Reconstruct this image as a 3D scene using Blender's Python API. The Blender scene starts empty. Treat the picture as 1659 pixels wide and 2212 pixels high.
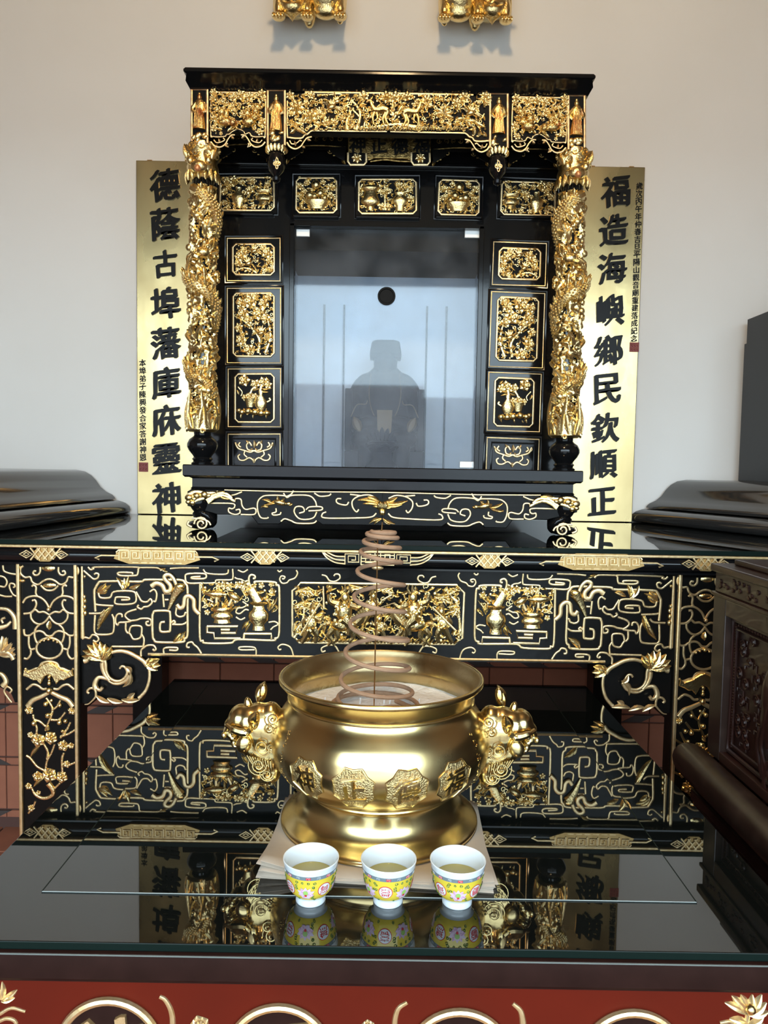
import bpy, math, random
from math import sin, cos, pi, radians, sqrt, atan, atan2
from mathutils import Vector, Matrix
random.seed(7)
sc = bpy.context.scene
COL = sc.collection
# ---------------------------------------------------------------- camera
F = 1620.0                                  # focal length in pixels of a 1659 x 2212 frame
PITCH = atan(101.0/F); ROLL = radians(0.95)
CAM = Vector((0.0, 0.0, 1.33))
_d = Vector((0, cos(PITCH), -sin(PITCH))); _u = Vector((0, sin(PITCH), cos(PITCH))); _r = Vector((1, 0, 0))
C_R = _r*cos(ROLL) + _u*sin(ROLL); C_U = -_r*sin(ROLL) + _u*cos(ROLL)
cam_data = bpy.data.cameras.new('camera'); cam = bpy.data.objects.new('camera', cam_data); COL.objects.link(cam)
cam_data.sensor_fit = 'VERTICAL'; cam_data.sensor_height = 36.0; cam_data.lens = F/2212*36.0
cam_data.clip_start = 0.02; cam_data.clip_end = 200
m3 = Matrix((C_R, C_U, -_d)).transposed()
cam.matrix_world = Matrix.Translation(CAM) @ m3.to_4x4()
sc.camera = cam
# ---------------------------------------------------------------- view
sc.view_settings.view_transform = 'Standard'; sc.view_settings.look = 'None'
sc.view_settings.gamma = 1.0; sc.view_settings.use_curve_mapping = False
sc.view_settings.exposure = 0.25
sc.cycles.max_bounces = 7; sc.cycles.diffuse_bounces = 3; sc.cycles.glossy_bounces = 4; sc.cycles.transparent_max_bounces = 8; sc.cycles.adaptive_threshold = 0.02
# ---------------------------------------------------------------- daylight
world = bpy.data.worlds.new('sky'); sc.world = world; world.use_nodes = True
wn = world.node_tree.nodes; wl = world.node_tree.links; wn.clear()
wo = wn.new('ShaderNodeOutputWorld'); wb = wn.new('ShaderNodeBackground')
wb.inputs[0].default_value = (0.70, 0.88, 1.0, 1); wb.inputs[1].default_value = 8.0
wl.new(wb.outputs[0], wo.inputs[0])
OPEN_Y = -1.2; LINTEL = 2.73; OPEN_X = 2.2; ROOM_X = 3.3; CEIL = 4.1; WALL_Y = 2.63
pd = bpy.data.lights.new('door_portal', 'AREA'); pd.shape = 'RECTANGLE'; pd.size = 2*OPEN_X; pd.size_y = LINTEL
pd.cycles.is_portal = True
po = bpy.data.objects.new('door_portal', pd); COL.objects.link(po)
po.location = (0, OPEN_Y, LINTEL/2); po.rotation_euler = (radians(90), 0, 0)
LAMP_W = 92.0
# ---------------------------------------------------------------- pixel helpers (real depth each time)
def ray(px, py):
    return _d + C_R*((px-829.5)/F) - C_U*((py-1106.0)/F)
def W(px, py, Y):
    r = ray(px, py); return CAM + r*(Y/r.y)
def WZ(px, py, z):
    r = ray(px, py); return CAM + r*((z-CAM.z)/r.z)
# ---------------------------------------------------------------- materials
def mat(name, col, rough=0.5, metal=0.0, noise=None, bump=None, coat=0.0, spec=0.5, rvar=None, ior=None):
    m = bpy.data.materials.new(name); m.use_nodes = True
    nt = m.node_tree; b = nt.nodes['Principled BSDF']
    b.inputs['Base Color'].default_value = (*col, 1); b.inputs['Roughness'].default_value = rough
    b.inputs['Metallic'].default_value = metal; b.inputs['Specular IOR Level'].default_value = spec
    b.inputs['Coat Weight'].default_value = coat; b.inputs['Coat Roughness'].default_value = 0.05
    if ior: b.inputs['IOR'].default_value = ior
    tc = nt.nodes.new('ShaderNodeTexCoord')
    if noise:
        sc_, col2, lo, hi = noise[:4]
        n = nt.nodes.new('ShaderNodeTexNoise'); n.inputs['Scale'].default_value = sc_; n.inputs['Detail'].default_value = 5
        src = tc.outputs['Object']
        if len(noise) > 4:
            mp = nt.nodes.new('ShaderNodeMapping'); mp.inputs['Scale'].default_value = noise[4]
            nt.links.new(src, mp.inputs[0]); src = mp.outputs[0]
        nt.links.new(src, n.inputs['Vector'])
        r = nt.nodes.new('ShaderNodeValToRGB'); r.color_ramp.elements[0].position = lo; r.color_ramp.elements[1].position = hi
        r.color_ramp.elements[0].color = (*col, 1); r.color_ramp.elements[1].color = (*col2, 1)
        nt.links.new(n.outputs[0], r.inputs[0]); nt.links.new(r.outputs[0], b.inputs['Base Color'])
        if rvar:
            mr = nt.nodes.new('ShaderNodeMapRange'); mr.inputs[1].default_value = 0.3; mr.inputs[2].default_value = 0.7
            mr.inputs[3].default_value = rvar[0]; mr.inputs[4].default_value = rvar[1]
            nt.links.new(n.outputs[0], mr.inputs[0]); nt.links.new(mr.outputs[0], b.inputs['Roughness'])
    if bump:
        n2 = nt.nodes.new('ShaderNodeTexNoise'); n2.inputs['Scale'].default_value = bump[0]; n2.inputs['Detail'].default_value = 3
        nt.links.new(tc.outputs['Object'], n2.inputs['Vector'])
        bp = nt.nodes.new('ShaderNodeBump'); bp.inputs['Strength'].default_value = bump[1]; bp.inputs['Distance'].default_value = bump[2]
        nt.links.new(n2.outputs[0], bp.inputs['Height']); nt.links.new(bp.outputs[0], b.inputs['Normal'])
    return m
M = {}
M['gold'] = mat('gold_leaf', (0.93, 0.74, 0.37), 0.28, 1.0, (60, (0.84, 0.60, 0.25), 0.35, 0.75), (220, 0.5, 0.002))
M['goldred'] = mat('gold_leaf_red', (0.86, 0.62, 0.25), 0.3, 1.0, (35, (0.50, 0.16, 0.06), 0.52, 0.72), (220, 0.5, 0.002))
M['ground'] = mat('brown_gold_ground', (0.52, 0.34, 0.14), 0.42, 0.9, (90, (0.40, 0.25, 0.09), 0.35, 0.7))
M['line'] = mat('gold_line', (0.82, 0.62, 0.34), 0.36, 0.85, (90, (0.70, 0.49, 0.23), 0.35, 0.7), (160, 0.4, 0.001))
M['redline'] = mat('red_gold_edge', (0.72, 0.42, 0.22), 0.38, 0.7, (70, (0.86, 0.66, 0.38), 0.4, 0.62))
M['black'] = mat('black_lacquer', (0.006, 0.006, 0.0065), 0.10, 0.0, None, (18, 0.05, 0.002), 0.0, 0.36)
M['blackf'] = mat('matt_black_ground', (0.006, 0.0055, 0.005), 0.5, 0.0, None, (40, 0.1, 0.002), 0.0, 0.1)
M['blackm'] = mat('black_carved_lacquer', (0.006, 0.0055, 0.005), 0.24, 0.0, None, (40, 0.12, 0.004), 0.0, 0.15)
M['topglass'] = mat('glass_over_black', (0.004, 0.005, 0.0045), 0.015, 0.0, None, None, 0.0, 0.5, ior=2.0)
M['glassrim'] = mat('dark_green_glass_rim', (0.005, 0.011, 0.009), 0.25, 0.0, None, None, 0.0, 0.10)
M['edgeglint'] = mat('pale_edge_glint', (0.14, 0.16, 0.15), 0.2)  # light caught along the edges is put into this pale colour
M['satin'] = mat('polished_black_plinth', (0.022, 0.022, 0.022), 0.10, 0.0, None, None, 0.0, 0.5, ior=2.0)
M['slate'] = mat('slate_slab', (0.017, 0.019, 0.023), 0.45, 0.0, None, None, 0, 0.5)
M['brass'] = mat('polished_brass', (0.79, 0.61, 0.29), 0.15, 1.0, (7, (0.68, 0.53, 0.25), 0.35, 0.7), (14, 0.08, 0.004), rvar=(0.15, 0.29))
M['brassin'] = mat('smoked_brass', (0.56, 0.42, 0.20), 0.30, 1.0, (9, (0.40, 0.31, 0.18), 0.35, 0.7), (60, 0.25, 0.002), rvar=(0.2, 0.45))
M['brassm'] = mat('stippled_brass', (0.60, 0.46, 0.22), 0.30, 1.0, None, (420, 1.0, 0.003))
M['brassh'] = mat('combed_brass', (0.68, 0.52, 0.24), 0.22, 1.0, None, (60, 0.15, 0.002))
M['couplet'] = mat('brushed_brass_sheet', (0.68, 0.53, 0.26), 0.30, 1.0, (5, (0.56, 0.42, 0.20), 0.35, 0.68, (1.6, 1, 0.7)), (6, 0.12, 0.01), rvar=(0.2, 0.36))
M['ink'] = mat('black_enamel_letter', (0.007, 0.007, 0.007), 0.35, 0.0, None, None, 0.0, 0.2)
M['seal'] = mat('red_seal', (0.22, 0.035, 0.03), 0.5)
M['wall'] = mat('painted_plaster', (0.74, 0.735, 0.715), 0.75, 0.0, (1.6, (0.70, 0.69, 0.665), 0.4, 0.7), (25, 0.08, 0.002))
M['terra'] = mat('terracotta', (0.36, 0.125, 0.065), 0.7, 0.0, (14, (0.31, 0.105, 0.055), 0.3, 0.7), (60, 0.2, 0.001))
M['terradk'] = mat('dark_clay_inlay', (0.055, 0.040, 0.034), 0.6)
M['grout'] = mat('dark_grout', (0.09, 0.04, 0.03), 0.9)
M['rose'] = mat('dark_rosewood', (0.030, 0.010, 0.0075), 0.30, 0.0, (22, (0.018, 0.007, 0.005), 0.3, 0.7, (1, 1, 0.25)), (60, 0.15, 0.001), 0.15)
M['roserail'] = mat('worn_rosewood_rail', (0.024, 0.013, 0.010), 0.34, 0.0, (16, (0.055, 0.035, 0.028), 0.5, 0.8), (60, 0.1, 0.001))
M['edge'] = mat('brown_black_table_edge', (0.017, 0.0075, 0.006), 0.42, 0.0, (30, (0.023, 0.010, 0.008), 0.3, 0.7), None, 0.0, 0.025)
M['red'] = mat('red_lacquer', (0.105, 0.011, 0.005), 0.36, 0.0, (6, (0.085, 0.010, 0.005), 0.3, 0.7), (30, 0.05, 0.001), 0.0, 0.06)
M['paper'] = mat('tan_joss_paper', (0.46, 0.385, 0.305), 0.85, 0.0, (18, (0.40, 0.33, 0.26), 0.35, 0.7))
M['china'] = mat('white_porcelain', (0.66, 0.71, 0.74), 0.12, 0.0, None, None, 0.5)
M['yellow'] = mat('yellow_glaze', (0.66, 0.50, 0.05), 0.18, 0.0, None, None, 0.4)
M['bluegrey'] = mat('grey_blue_glaze', (0.16, 0.20, 0.22), 0.25)
M['redglaze'] = mat('red_glaze', (0.55, 0.03, 0.04), 0.25)
M['pink'] = mat('pink_glaze', (0.50, 0.27, 0.42), 0.25, 0.0, (500, (0.72, 0.52, 0.62), 0.4, 0.6))
M['lilac'] = mat('lilac_glaze', (0.62, 0.48, 0.60), 0.25)
M['green'] = mat('green_glaze', (0.09, 0.17, 0.035), 0.25)
M['lime'] = mat('pale_green_glaze', (0.30, 0.50, 0.12), 0.25)
M['tea'] = mat('pale_tea', (0.30, 0.265, 0.085), 0.04)
M['ash'] = mat('white_incense_ash', (0.80, 0.79, 0.77), 0.95, 0.0, (50, (0.70, 0.685, 0.66), 0.4, 0.7), (120, 0.8, 0.004))
M['incense'] = mat('brown_incense', (0.35, 0.21, 0.125), 0.85, 0.0, (90, (0.29, 0.17, 0.10), 0.4, 0.7), (200, 0.3, 0.001))
M['wire'] = mat('copper_wire', (0.62, 0.36, 0.14), 0.3, 1.0)
M['clip'] = mat('steel_clip', (0.62, 0.62, 0.6), 0.4, 0.6)
M['niche'] = mat('grey_niche_board', (0.74, 0.76, 0.80), 0.6, 0.0, (4, (0.62, 0.65, 0.70), 0.3, 0.7, (2, 1, 0.5)))
M['deity'] = mat('dark_smoked_wood', (0.008, 0.0075, 0.007), 0.6, 0.0, (30, (0.03, 0.018, 0.01), 0.62, 0.75), None, 0, 0.25)
M['deitygold'] = mat('dull_gold_trim', (0.13, 0.075, 0.03), 0.5, 0.5)
M['pearl'] = mat('orange_pearl', (0.75, 0.30, 0.12), 0.3, 0.5)
M['goldpaint'] = mat('gold_leaf_wash', (0.80, 0.66, 0.32), 0.3, 0.9, (14, (0.04, 0.035, 0.02), 0.56, 0.62, (1, 1, 5)))
M['dimgold'] = mat('smoked_gold', (0.42, 0.28, 0.10), 0.36, 1.0, (80, (0.10, 0.06, 0.02), 0.45, 0.65), (260, 0.7, 0.002))
M['concrete'] = mat('courtyard_floor', (0.30, 0.28, 0.26), 0.8)
M['facade'] = mat('facade_plaster', (0.42, 0.38, 0.39), 0.8)
M['facade2'] = mat('pale_facade_plaster', (0.55, 0.54, 0.55), 0.8)
M['ceil'] = mat('timber_ceiling', (0.17, 0.13, 0.10), 0.7)
M['lintel'] = mat('grey_blue_lintel', (0.17, 0.22, 0.30), 0.7)
M['sidewall'] = mat('timber_side_wall', (0.20, 0.14, 0.10), 0.7)
# glass: clear pane that mirrors by fresnel
def glass_mat():
    m = bpy.data.materials.new('clear_pane'); m.use_nodes = True; nt = m.node_tree; nt.nodes.clear()
    o = nt.nodes.new('ShaderNodeOutputMaterial'); mx = nt.nodes.new('ShaderNodeMixShader')
    t = nt.nodes.new('ShaderNodeBsdfTransparent'); t.inputs[0].default_value = (0.86, 0.90, 0.94, 1)
    g = nt.nodes.new('ShaderNodeBsdfGlossy'); g.inputs[0].default_value = (1, 1, 1, 1); g.inputs[1].default_value = 0.03
    fr = nt.nodes.new('ShaderNodeFresnel'); fr.inputs[0].default_value = 1.55
    mul = nt.nodes.new('ShaderNodeMath'); mul.operation = 'MULTIPLY'; mul.inputs[1].default_value = 0.62; mul.use_clamp = True
    nt.links.new(fr.outputs[0], mul.inputs[0]); nt.links.new(mul.outputs[0], mx.inputs[0])
    nt.links.new(t.outputs[0], mx.inputs[1])
    # wiped, dusty film on the pane
    tc = nt.nodes.new('ShaderNodeTexCoord'); n = nt.nodes.new('ShaderNodeTexNoise'); n.inputs['Scale'].default_value = 7; n.inputs['Detail'].default_value = 6
    nt.links.new(tc.outputs['Object'], n.inputs['Vector'])
    mr = nt.nodes.new('ShaderNodeMapRange'); mr.inputs[1].default_value = 0.35; mr.inputs[2].default_value = 0.75; mr.inputs[3].default_value = 0.0; mr.inputs[4].default_value = 0.10
    nt.links.new(n.outputs[0], mr.inputs[0])
    df = nt.nodes.new('ShaderNodeBsdfDiffuse'); df.inputs[0].default_value = (0.6, 0.62, 0.64, 1)
    mx2 = nt.nodes.new('ShaderNodeMixShader'); nt.links.new(mr.outputs[0], mx2.inputs[0])
    nt.links.new(mx.outputs[0], mx2.inputs[1]); nt.links.new(df.outputs[0], mx2.inputs[2])
    nt.links.new(g.outputs[0], mx.inputs[2]); nt.links.new(mx2.outputs[0], o.inputs[0])
    return m
M['glass'] = glass_mat()
# ---------------------------------------------------------------- mesh builder
def crom(pts, n=6, closed=False):
    P = [Vector(p) for p in pts]
    if len(P) < 3: return P
    out = []; N = len(P); R = range(N) if closed else range(N-1)
    for i in R:
        p0 = P[i-1] if (i > 0 or closed) else P[0]*2-P[1]
        p1 = P[i]; p2 = P[(i+1) % N]
        p3 = P[(i+2) % N] if (i+2 < N or closed) else P[-1]*2-P[-2]
        for k in range(n):
            t = k/n; t2 = t*t; t3 = t2*t
            out.append(0.5*((2*p1)+(-p0+p2)*t+(2*p0-5*p1+4*p2-p3)*t2+(-p0+3*p1-3*p2+p3)*t3))
    if not closed: out.append(P[-1])
    return out
class MB:
    def __init__(s): s.v = []; s.f = []
    def add(s, vs, fs):
        o = len(s.v); s.v += [tuple(v) for v in vs]; s.f += [tuple(i+o for i in f) for f in fs]; return s
    def box(s, a, b):
        x0, y0, z0 = a; x1, y1, z1 = b
        return s.add([(x0,y0,z0),(x1,y0,z0),(x1,y1,z0),(x0,y1,z0),(x0,y0,z1),(x1,y0,z1),(x1,y1,z1),(x0,y1,z1)],
              [(0,3,2,1),(4,5,6,7),(0,1,5,4),(1,2,6,5),(2,3,7,6),(3,0,4,7)])
    def tube(s, pts, r, seg=6, closed=False, flat=1.0):
        P = [Vector(p) for p in pts]; N = len(P)
        if N < 2: return s
        R = r if isinstance(r, (list, tuple)) else [r]*N
        if len(R) != N: R = [R[0]+(R[-1]-R[0])*i/(N-1) if len(R) == 2 else R[min(len(R)-1, int(i*len(R)/N))] for i in range(N)]
        vs = []; fs = []; ref = Vector((0, 1, 0)); nprev = None
        for i in range(N):
            a = P[i-1] if (i > 0 or closed) else P[i]; b = P[(i+1) % N] if (i < N-1 or closed) else P[i]
            t = (b-a); t = t.normalized() if t.length > 1e-9 else Vector((1, 0, 0))
            n1 = (nprev if nprev is not None else ref); n1 = n1 - t*n1.dot(t)
            if n1.length < 1e-3: n1 = Vector((1, 0, 0)) - t*t.x
            if n1.length < 1e-3: n1 = Vector((0, 0, 1)) - t*t.z
            n1.normalize(); nprev = n1; n2 = t.cross(n1)
            for k in range(seg):
                a_ = 2*pi*k/seg; vs.append(P[i] + n1*(cos(a_)*R[i]*flat) + n2*(sin(a_)*R[i]))
        for i in range(N if closed else N-1):
            for k in range(seg):
                k2 = (k+1) % seg; j = (i+1) % N
                fs.append((i*seg+k, i*seg+k2, j*seg+k2, j*seg+k))
        if not closed:
            fs.append(tuple(range(seg-1, -1, -1))); fs.append(tuple((N-1)*seg+k for k in range(seg)))
        return s.add(vs, fs)
    def ell(s, c, r, rot=0.0, u=8, w=5):
        c = Vector(c); rx, ry, rz = (r, r, r) if isinstance(r, (int, float)) else r
        vs = [(0, 0, rz)]; fs = []
        for j in range(1, w):
            th = pi*j/w
            for i in range(u):
                ph = 2*pi*i/u; vs.append((rx*sin(th)*cos(ph), ry*sin(th)*sin(ph), rz*cos(th)))
        vs.append((0, 0, -rz)); L = len(vs)-1
        for i in range(u):
            fs.append((0, 1+i, 1+(i+1) % u)); fs.append((L, L-u+(i+1) % u, L-u+i))
        for j in range(w-2):
            for i in range(u):
                a = 1+j*u+i; b = 1+j*u+(i+1) % u; fs.append((a, a+u, b+u, b))
        ca, sa = cos(rot), sin(rot)
        return s.add([(c.x+x*ca-z*sa, c.y+y, c.z+x*sa+z*ca) for x, y, z in vs], fs)
    def leaf(s, b, t, w, h, bend=0.0, n=5):
        b = Vector(b); t = Vector(t); d = t-b; L = d.length
        if L < 1e-6: return s
        d.normalize(); nrm = Vector((0, -1, 0)); sd = d.cross(nrm)
        if sd.length < 1e-4: sd = Vector((1, 0, 0))
        sd.normalize(); vs = []; fs = []
        for i in range(n+1):
            q = i/n; ww = w*0.5*(sin(pi*min(1, q*0.92+0.06))**0.8); c = b + d*(L*q) + sd*(bend*L*sin(pi*q))
            hh = h*sin(pi*(0.12+0.8*q))
            vs += [c-sd*ww, c-sd*ww*0.5+nrm*hh*0.85, c+nrm*hh*0.6, c+sd*ww*0.5+nrm*hh*0.85, c+sd*ww, c-nrm*h*0.3]
        for i in range(n):
            o = i*6
            for k in range(6): fs.append((o+k, o+(k+1) % 6, o+6+(k+1) % 6, o+6+k))
        fs.append((5, 4, 3, 2, 1, 0)); o = n*6; fs.append((o, o+1, o+2, o+3, o+4, o+5))
        return s.add(vs, fs)
    def flower(s, c, R, n=5, h=None, layers=2, ph=0.0):
        c = Vector(c); h = h or R*0.5
        for l in range(layers):
            rr = R*(1-0.36*l)
            for k in range(n):
                a = ph + l*pi/n + 2*pi*k/n
                dd = Vector((cos(a), 0, sin(a)))
                s.leaf(c + dd*rr*0.12 + Vector((0, -h*0.35*l, 0)), c + dd*rr + Vector((0, -h*0.4*l-h*0.1, 0)), rr*1.15*sin(pi/n)*1.6, h*0.45, n=3)
        s.ell(c + Vector((0, -h*0.75, 0)), (R*0.22, R*0.2, R*0.22), u=6, w=4)
        return s
    def lathe(s, c, prof, seg=24, sy=1.0, cap=True):
        c = Vector(c); vs = []; fs = []; n = len(prof)
        for r, z in prof:
            for k in range(seg):
                a = 2*pi*k/seg; vs.append((c.x+r*cos(a), c.y+r*sy*sin(a), c.z+z))
        for i in range(n-1):
            for k in range(seg):
                k2 = (k+1) % seg; fs.append((i*seg+k, i*seg+k2, (i+1)*seg+k2, (i+1)*seg+k))
        if cap:
            fs.append(tuple(range(seg-1, -1, -1))); fs.append(tuple((n-1)*seg+k for k in range(seg)))
        return s.add(vs, fs)
    def plate(s, pts, y0, y1, bev=0.0):
        """outline in XZ (list of (x,z)), from y0 (front) to y1 (back)"""
        n = len(pts); P = [(p[0], p[-1]) for p in pts]
        ar = sum(P[i][0]*P[(i+1) % n][1]-P[(i+1) % n][0]*P[i][1] for i in range(n))
        if ar < 0: P = P[::-1]
        if bev > 0:
            cx = sum(p[0] for p in P)/n; cz = sum(p[1] for p in P)/n
            Q = []
            for i in range(n):
                a = Vector(P[i-1]); b = Vector(P[i]); c = Vector(P[(i+1) % n])
                e1 = (b-a).normalized(); e2 = (c-b).normalized(); nn = Vector((-(e1.y+e2.y), e1.x+e2.x))
                if nn.length < 1e-6: nn = Vector((-e1.y, e1.x))
                nn.normalize(); Q.append((b.x+nn.x*bev, b.y+nn.y*bev))
            vs = [(q[0], y0, q[1]) for q in Q] + [(p[0], y0+bev, p[1]) for p in P] + [(p[0], y1, p[1]) for p in P]
            fs = [tuple(range(n)), tuple(range(3*n-1, 2*n-1, -1))]
            for i in range(n):
                j = (i+1) % n; fs += [(i, n+i, n+j, j), (n+i, 2*n+i, 2*n+j, n+j)]
        else:
            vs = [(p[0], y0, p[1]) for p in P] + [(p[0], y1, p[1]) for p in P]
            fs = [tuple(range(n)), tuple(range(2*n-1, n-1, -1))]
            for i in range(n):
                j = (i+1) % n; fs.append((i, n+i, n+j, j))
        return s.add(vs, fs)
    def extr(s, prof, x0, x1):
        """profile (y,z) swept along X"""
        n = len(prof); vs = [(x0, p[0], p[1]) for p in prof] + [(x1, p[0], p[1]) for p in prof]
        fs = [tuple(range(n)), tuple(range(2*n-1, n-1, -1))] + [(i, n+i, n+(i+1) % n, (i+1) % n) for i in range(n)]
        return s.add(vs, fs)
    def build(s, name, m, parent=None, smooth=True, ang=40, loc=None):
        me = bpy.data.meshes.new(name); me.from_pydata(s.v, [], s.f); me.validate(); me.update()
        return link(name, me, m, parent, smooth, ang)
def link(name, me, m, parent=None, smooth=True, ang=40):
    if m is not None and not me.materials: me.materials.append(M[m] if isinstance(m, str) else m)
    if smooth:
        me.polygons.foreach_set('use_smooth', [True]*len(me.polygons))
        try: me.set_sharp_from_angle(angle=radians(ang))
        except Exception: pass
    o = bpy.data.objects.new(name, me); COL.objects.link(o)
    if parent is not None: o.parent = parent
    return o
def fixn(o):
    import bmesh
    bm = bmesh.new(); bm.from_mesh(o.data); bmesh.ops.recalc_face_normals(bm, faces=bm.faces); bm.to_mesh(o.data); bm.free(); return o
def bev(o, w, seg=2):
    md = o.modifiers.new('bevel', 'BEVEL'); md.width = w; md.segments = seg; md.limit_method = 'ANGLE'; md.angle_limit = radians(40); return o
def remesh(o, vox, it=0):
    md = o.modifiers.new('fuse', 'REMESH'); md.mode = 'VOXEL'; md.voxel_size = vox; md.use_smooth_shade = True
    if it:
        sm = o.modifiers.new('soft', 'SMOOTH'); sm.iterations = it; sm.factor = 0.5
    return o
def thing(name, label, cat, group=None, loc=(0, 0, 0)):
    o = bpy.data.objects.new(name, None); COL.objects.link(o); o.empty_display_size = 0.05
    o['label'] = label; o['category'] = cat
    if group: o['group'] = group
    return o
def tag(o, label, cat, group=None):
    o['label'] = label; o['category'] = cat
    if group: o['group'] = group
    return o
def node(name, parent):                      # a part that only holds sub-parts
    o = bpy.data.objects.new(name, None); COL.objects.link(o); o.empty_display_size = 0.02; o.parent = parent; return o
def struct(o): o['kind'] = 'structure'; return o
# ---------------------------------------------------------------- written characters
_G = {}
def glyph_mesh(ch, bold=0.02, ext=0.05, brush=True):
    k = (ch, bold, ext, brush)
    if k in _G: return _G[k]
    cu = bpy.data.curves.new('glyph', 'FONT'); cu.body = ch; cu.size = 1.0; cu.extrude = ext/2; cu.resolution_u = 3
    o = bpy.data.objects.new('glyph', cu); COL.objects.link(o)
    me0 = bpy.data.meshes.new_from_object(o)
    bpy.data.objects.remove(o); bpy.data.curves.remove(cu)
    co = [v.co.copy() for v in me0.vertices]; fc = [tuple(p.vertices) for p in me0.polygons]; bpy.data.meshes.remove(me0)
    xs = [c.x for c in co]; ys = [c.y for c in co]; zs = [c.z for c in co]
    cx, cy = (min(xs)+max(xs))/2, (min(ys)+max(ys))/2; s_ = 1.0/max(max(xs)-min(xs), max(ys)-min(ys)); zc_ = min(zs)
    vs = []; fs = []; n = 5 if bold > 0 else 1
    for j in range(n):                       # broad-nib thickening: the outline is dragged along a slanted nib
        t = (j/(n-1)-0.5)*2 if n > 1 else 0.0; ox, oy = t*bold, t*bold*(0.55 if brush else 0.2); b0 = len(vs)
        for c in co:
            x = (c.x-cx)*s_*(1-2*bold)+ox; y = (c.y-cy)*s_*(1-bold)+oy
            if brush:
                x, y = x*0.97-0.05*y+0.012*sin(9*y+3*x), y+0.12*x-0.08*x*x*(1 if y < 0 else -0.3)+0.012*sin(11*x+1.3)
            vs.append((x, -(c.z-zc_)-0.0004*j*(1 if c.z > zc_+1e-6 else 0), y))
        fs += [tuple(i+b0 for i in f) for f in fc]
    me = bpy.data.meshes.new('glyph'); me.from_pydata(vs, [], fs); me.update(); _G[k] = me; return me
def char(name, ch, parent, m, loc, size, bold=0.02, ext=0.05, brush=True, rot=0.0, squash=1.0):
    me = glyph_mesh(ch, bold, ext, brush)
    if me.users and me.materials and me.materials[0] != M[m]:
        me = me.copy(); me.materials.clear()
    o = link(name, me, m, parent, smooth=False)
    o.location = loc; o.scale = (size*squash, size, size); o.rotation_euler = (0, rot, 0)
    return o
# ---------------------------------------------------------------- relief drawn on a plane at its true depth
def pts(sx): return [tuple(float(a) for a in p.split(',')) for p in sx.split()]
class Rel:
    def __init__(s, parent, Y, ox, oy, scl, m='line', mirror=None, lift=0.0):
        s.par = parent; s.Y = Y; s.ox = ox; s.oy = oy; s.s = scl; s.m = m; s.mir = mirror; s.k = Y/F/scl; s.lift = lift
    def P(s, x, y, d=0.0):
        v = W(s.ox+x/s.s, s.oy+y/s.s, s.Y)
        if s.mir is not None: v.x = 2*s.mir-v.x
        return Vector((v.x, s.Y-s.lift-d, v.z))
    def L(s, p, r=14, name='scroll', smooth=True, closed=False, m=None, n=5, seg=8, d=0.0, flat=0.8):
        P = pts(p) if isinstance(p, str) else p
        Q = [s.P(x, y, d) for x, y in P]
        if smooth and len(Q) > 2: Q = crom(Q, n, closed)
        rr = [a*s.k*1.15 for a in r] if isinstance(r, (list, tuple)) else r*s.k*1.15
        return MB().tube(Q, rr, seg, closed, flat).build(name, m or s.m, s.par)
    def ml(s, lst, r=14, **kw):
        for p in lst: s.L(p, r, **kw)
    def E(s, x, y, rx, rz, d=0.0, ry=None, name='boss', m=None, rot=0.0, mb=None):
        mb_ = mb or MB(); mb_.ell(s.P(x, y, d), (rx*s.k, (ry or min(rx, rz))*s.k, rz*s.k), -rot if s.mir is None else rot)
        return mb_ if mb else mb_.build(name, m or s.m, s.par)
    def F(s, x, y, R, n=5, name='flower', m=None, layers=2, d=0.0, mb=None):
        mb_ = mb or MB(); mb_.flower(s.P(x, y, d), R*s.k, n, R*s.k*0.6, layers, random.random()*6)
        return mb_ if mb else mb_.build(name, m or s.m, s.par)
    def LF(s, p, w=60, name='leaf', m=None, mb=None, d=0.0, bend=0.08):
        P = pts(p) if isinstance(p, str) else p
        for i in range(0, len(P)-1, 2): MB().leaf(s.P(*P[i], d), s.P(*P[i+1], d), w*s.k, w*s.k*0.45, bend).build(name, m or s.m, s.par)
    def FAN(s, c, tips, w, name='acanthus_leaf', m=None):
        mb_ = MB()
        for i, t in enumerate(pts(tips)): mb_.leaf(s.P(*c, 0.002*(i % 2)), s.P(*t), w*s.k, w*s.k*0.5, 0.05)
        return mb_.build(name, m or s.m, s.par)
    def V(s, cx, prof, name='vase', m=None, sy=0.5, d=0.0):
        """profile (r, y) in zoom px top to bottom"""
        c = s.P(cx, prof[0][1], d); mb = MB()
        pr = [(r*s.k, -(y-prof[0][1])*s.k) for r, y in prof][::-1]
        return mb.lathe(c, pr, 18, sy).build(name, m or s.m, s.par)
    def PL(s, p, th=0.006, name='plate', m=None, bev=0.0, smooth=False, d=0.0):
        P = pts(p) if isinstance(p, str) else p
        Q = [s.P(x, y) for x, y in P]
        if smooth: Q = crom(Q, 4, True)
        y0 = s.Y-s.lift-d-th
        return MB().plate([(q.x, q.z) for q in Q], y0, s.Y-s.lift-d, bev).build(name, m or s.m, s.par, smooth=False)
    def SP(s, x, y, r, turns=1.4, a0=0.0, cw=1, tr=9, name='scroll', m=None):
        n = int(turns*12); P = [(x+r*(1-0.72*i/n)*cos(a0+cw*2*pi*turns*i/n), y+r*(1-0.72*i/n)*sin(a0+cw*2*pi*turns*i/n)) for i in range(n+1)]
        return s.L(P, tr, name, smooth=False, m=m)

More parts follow.
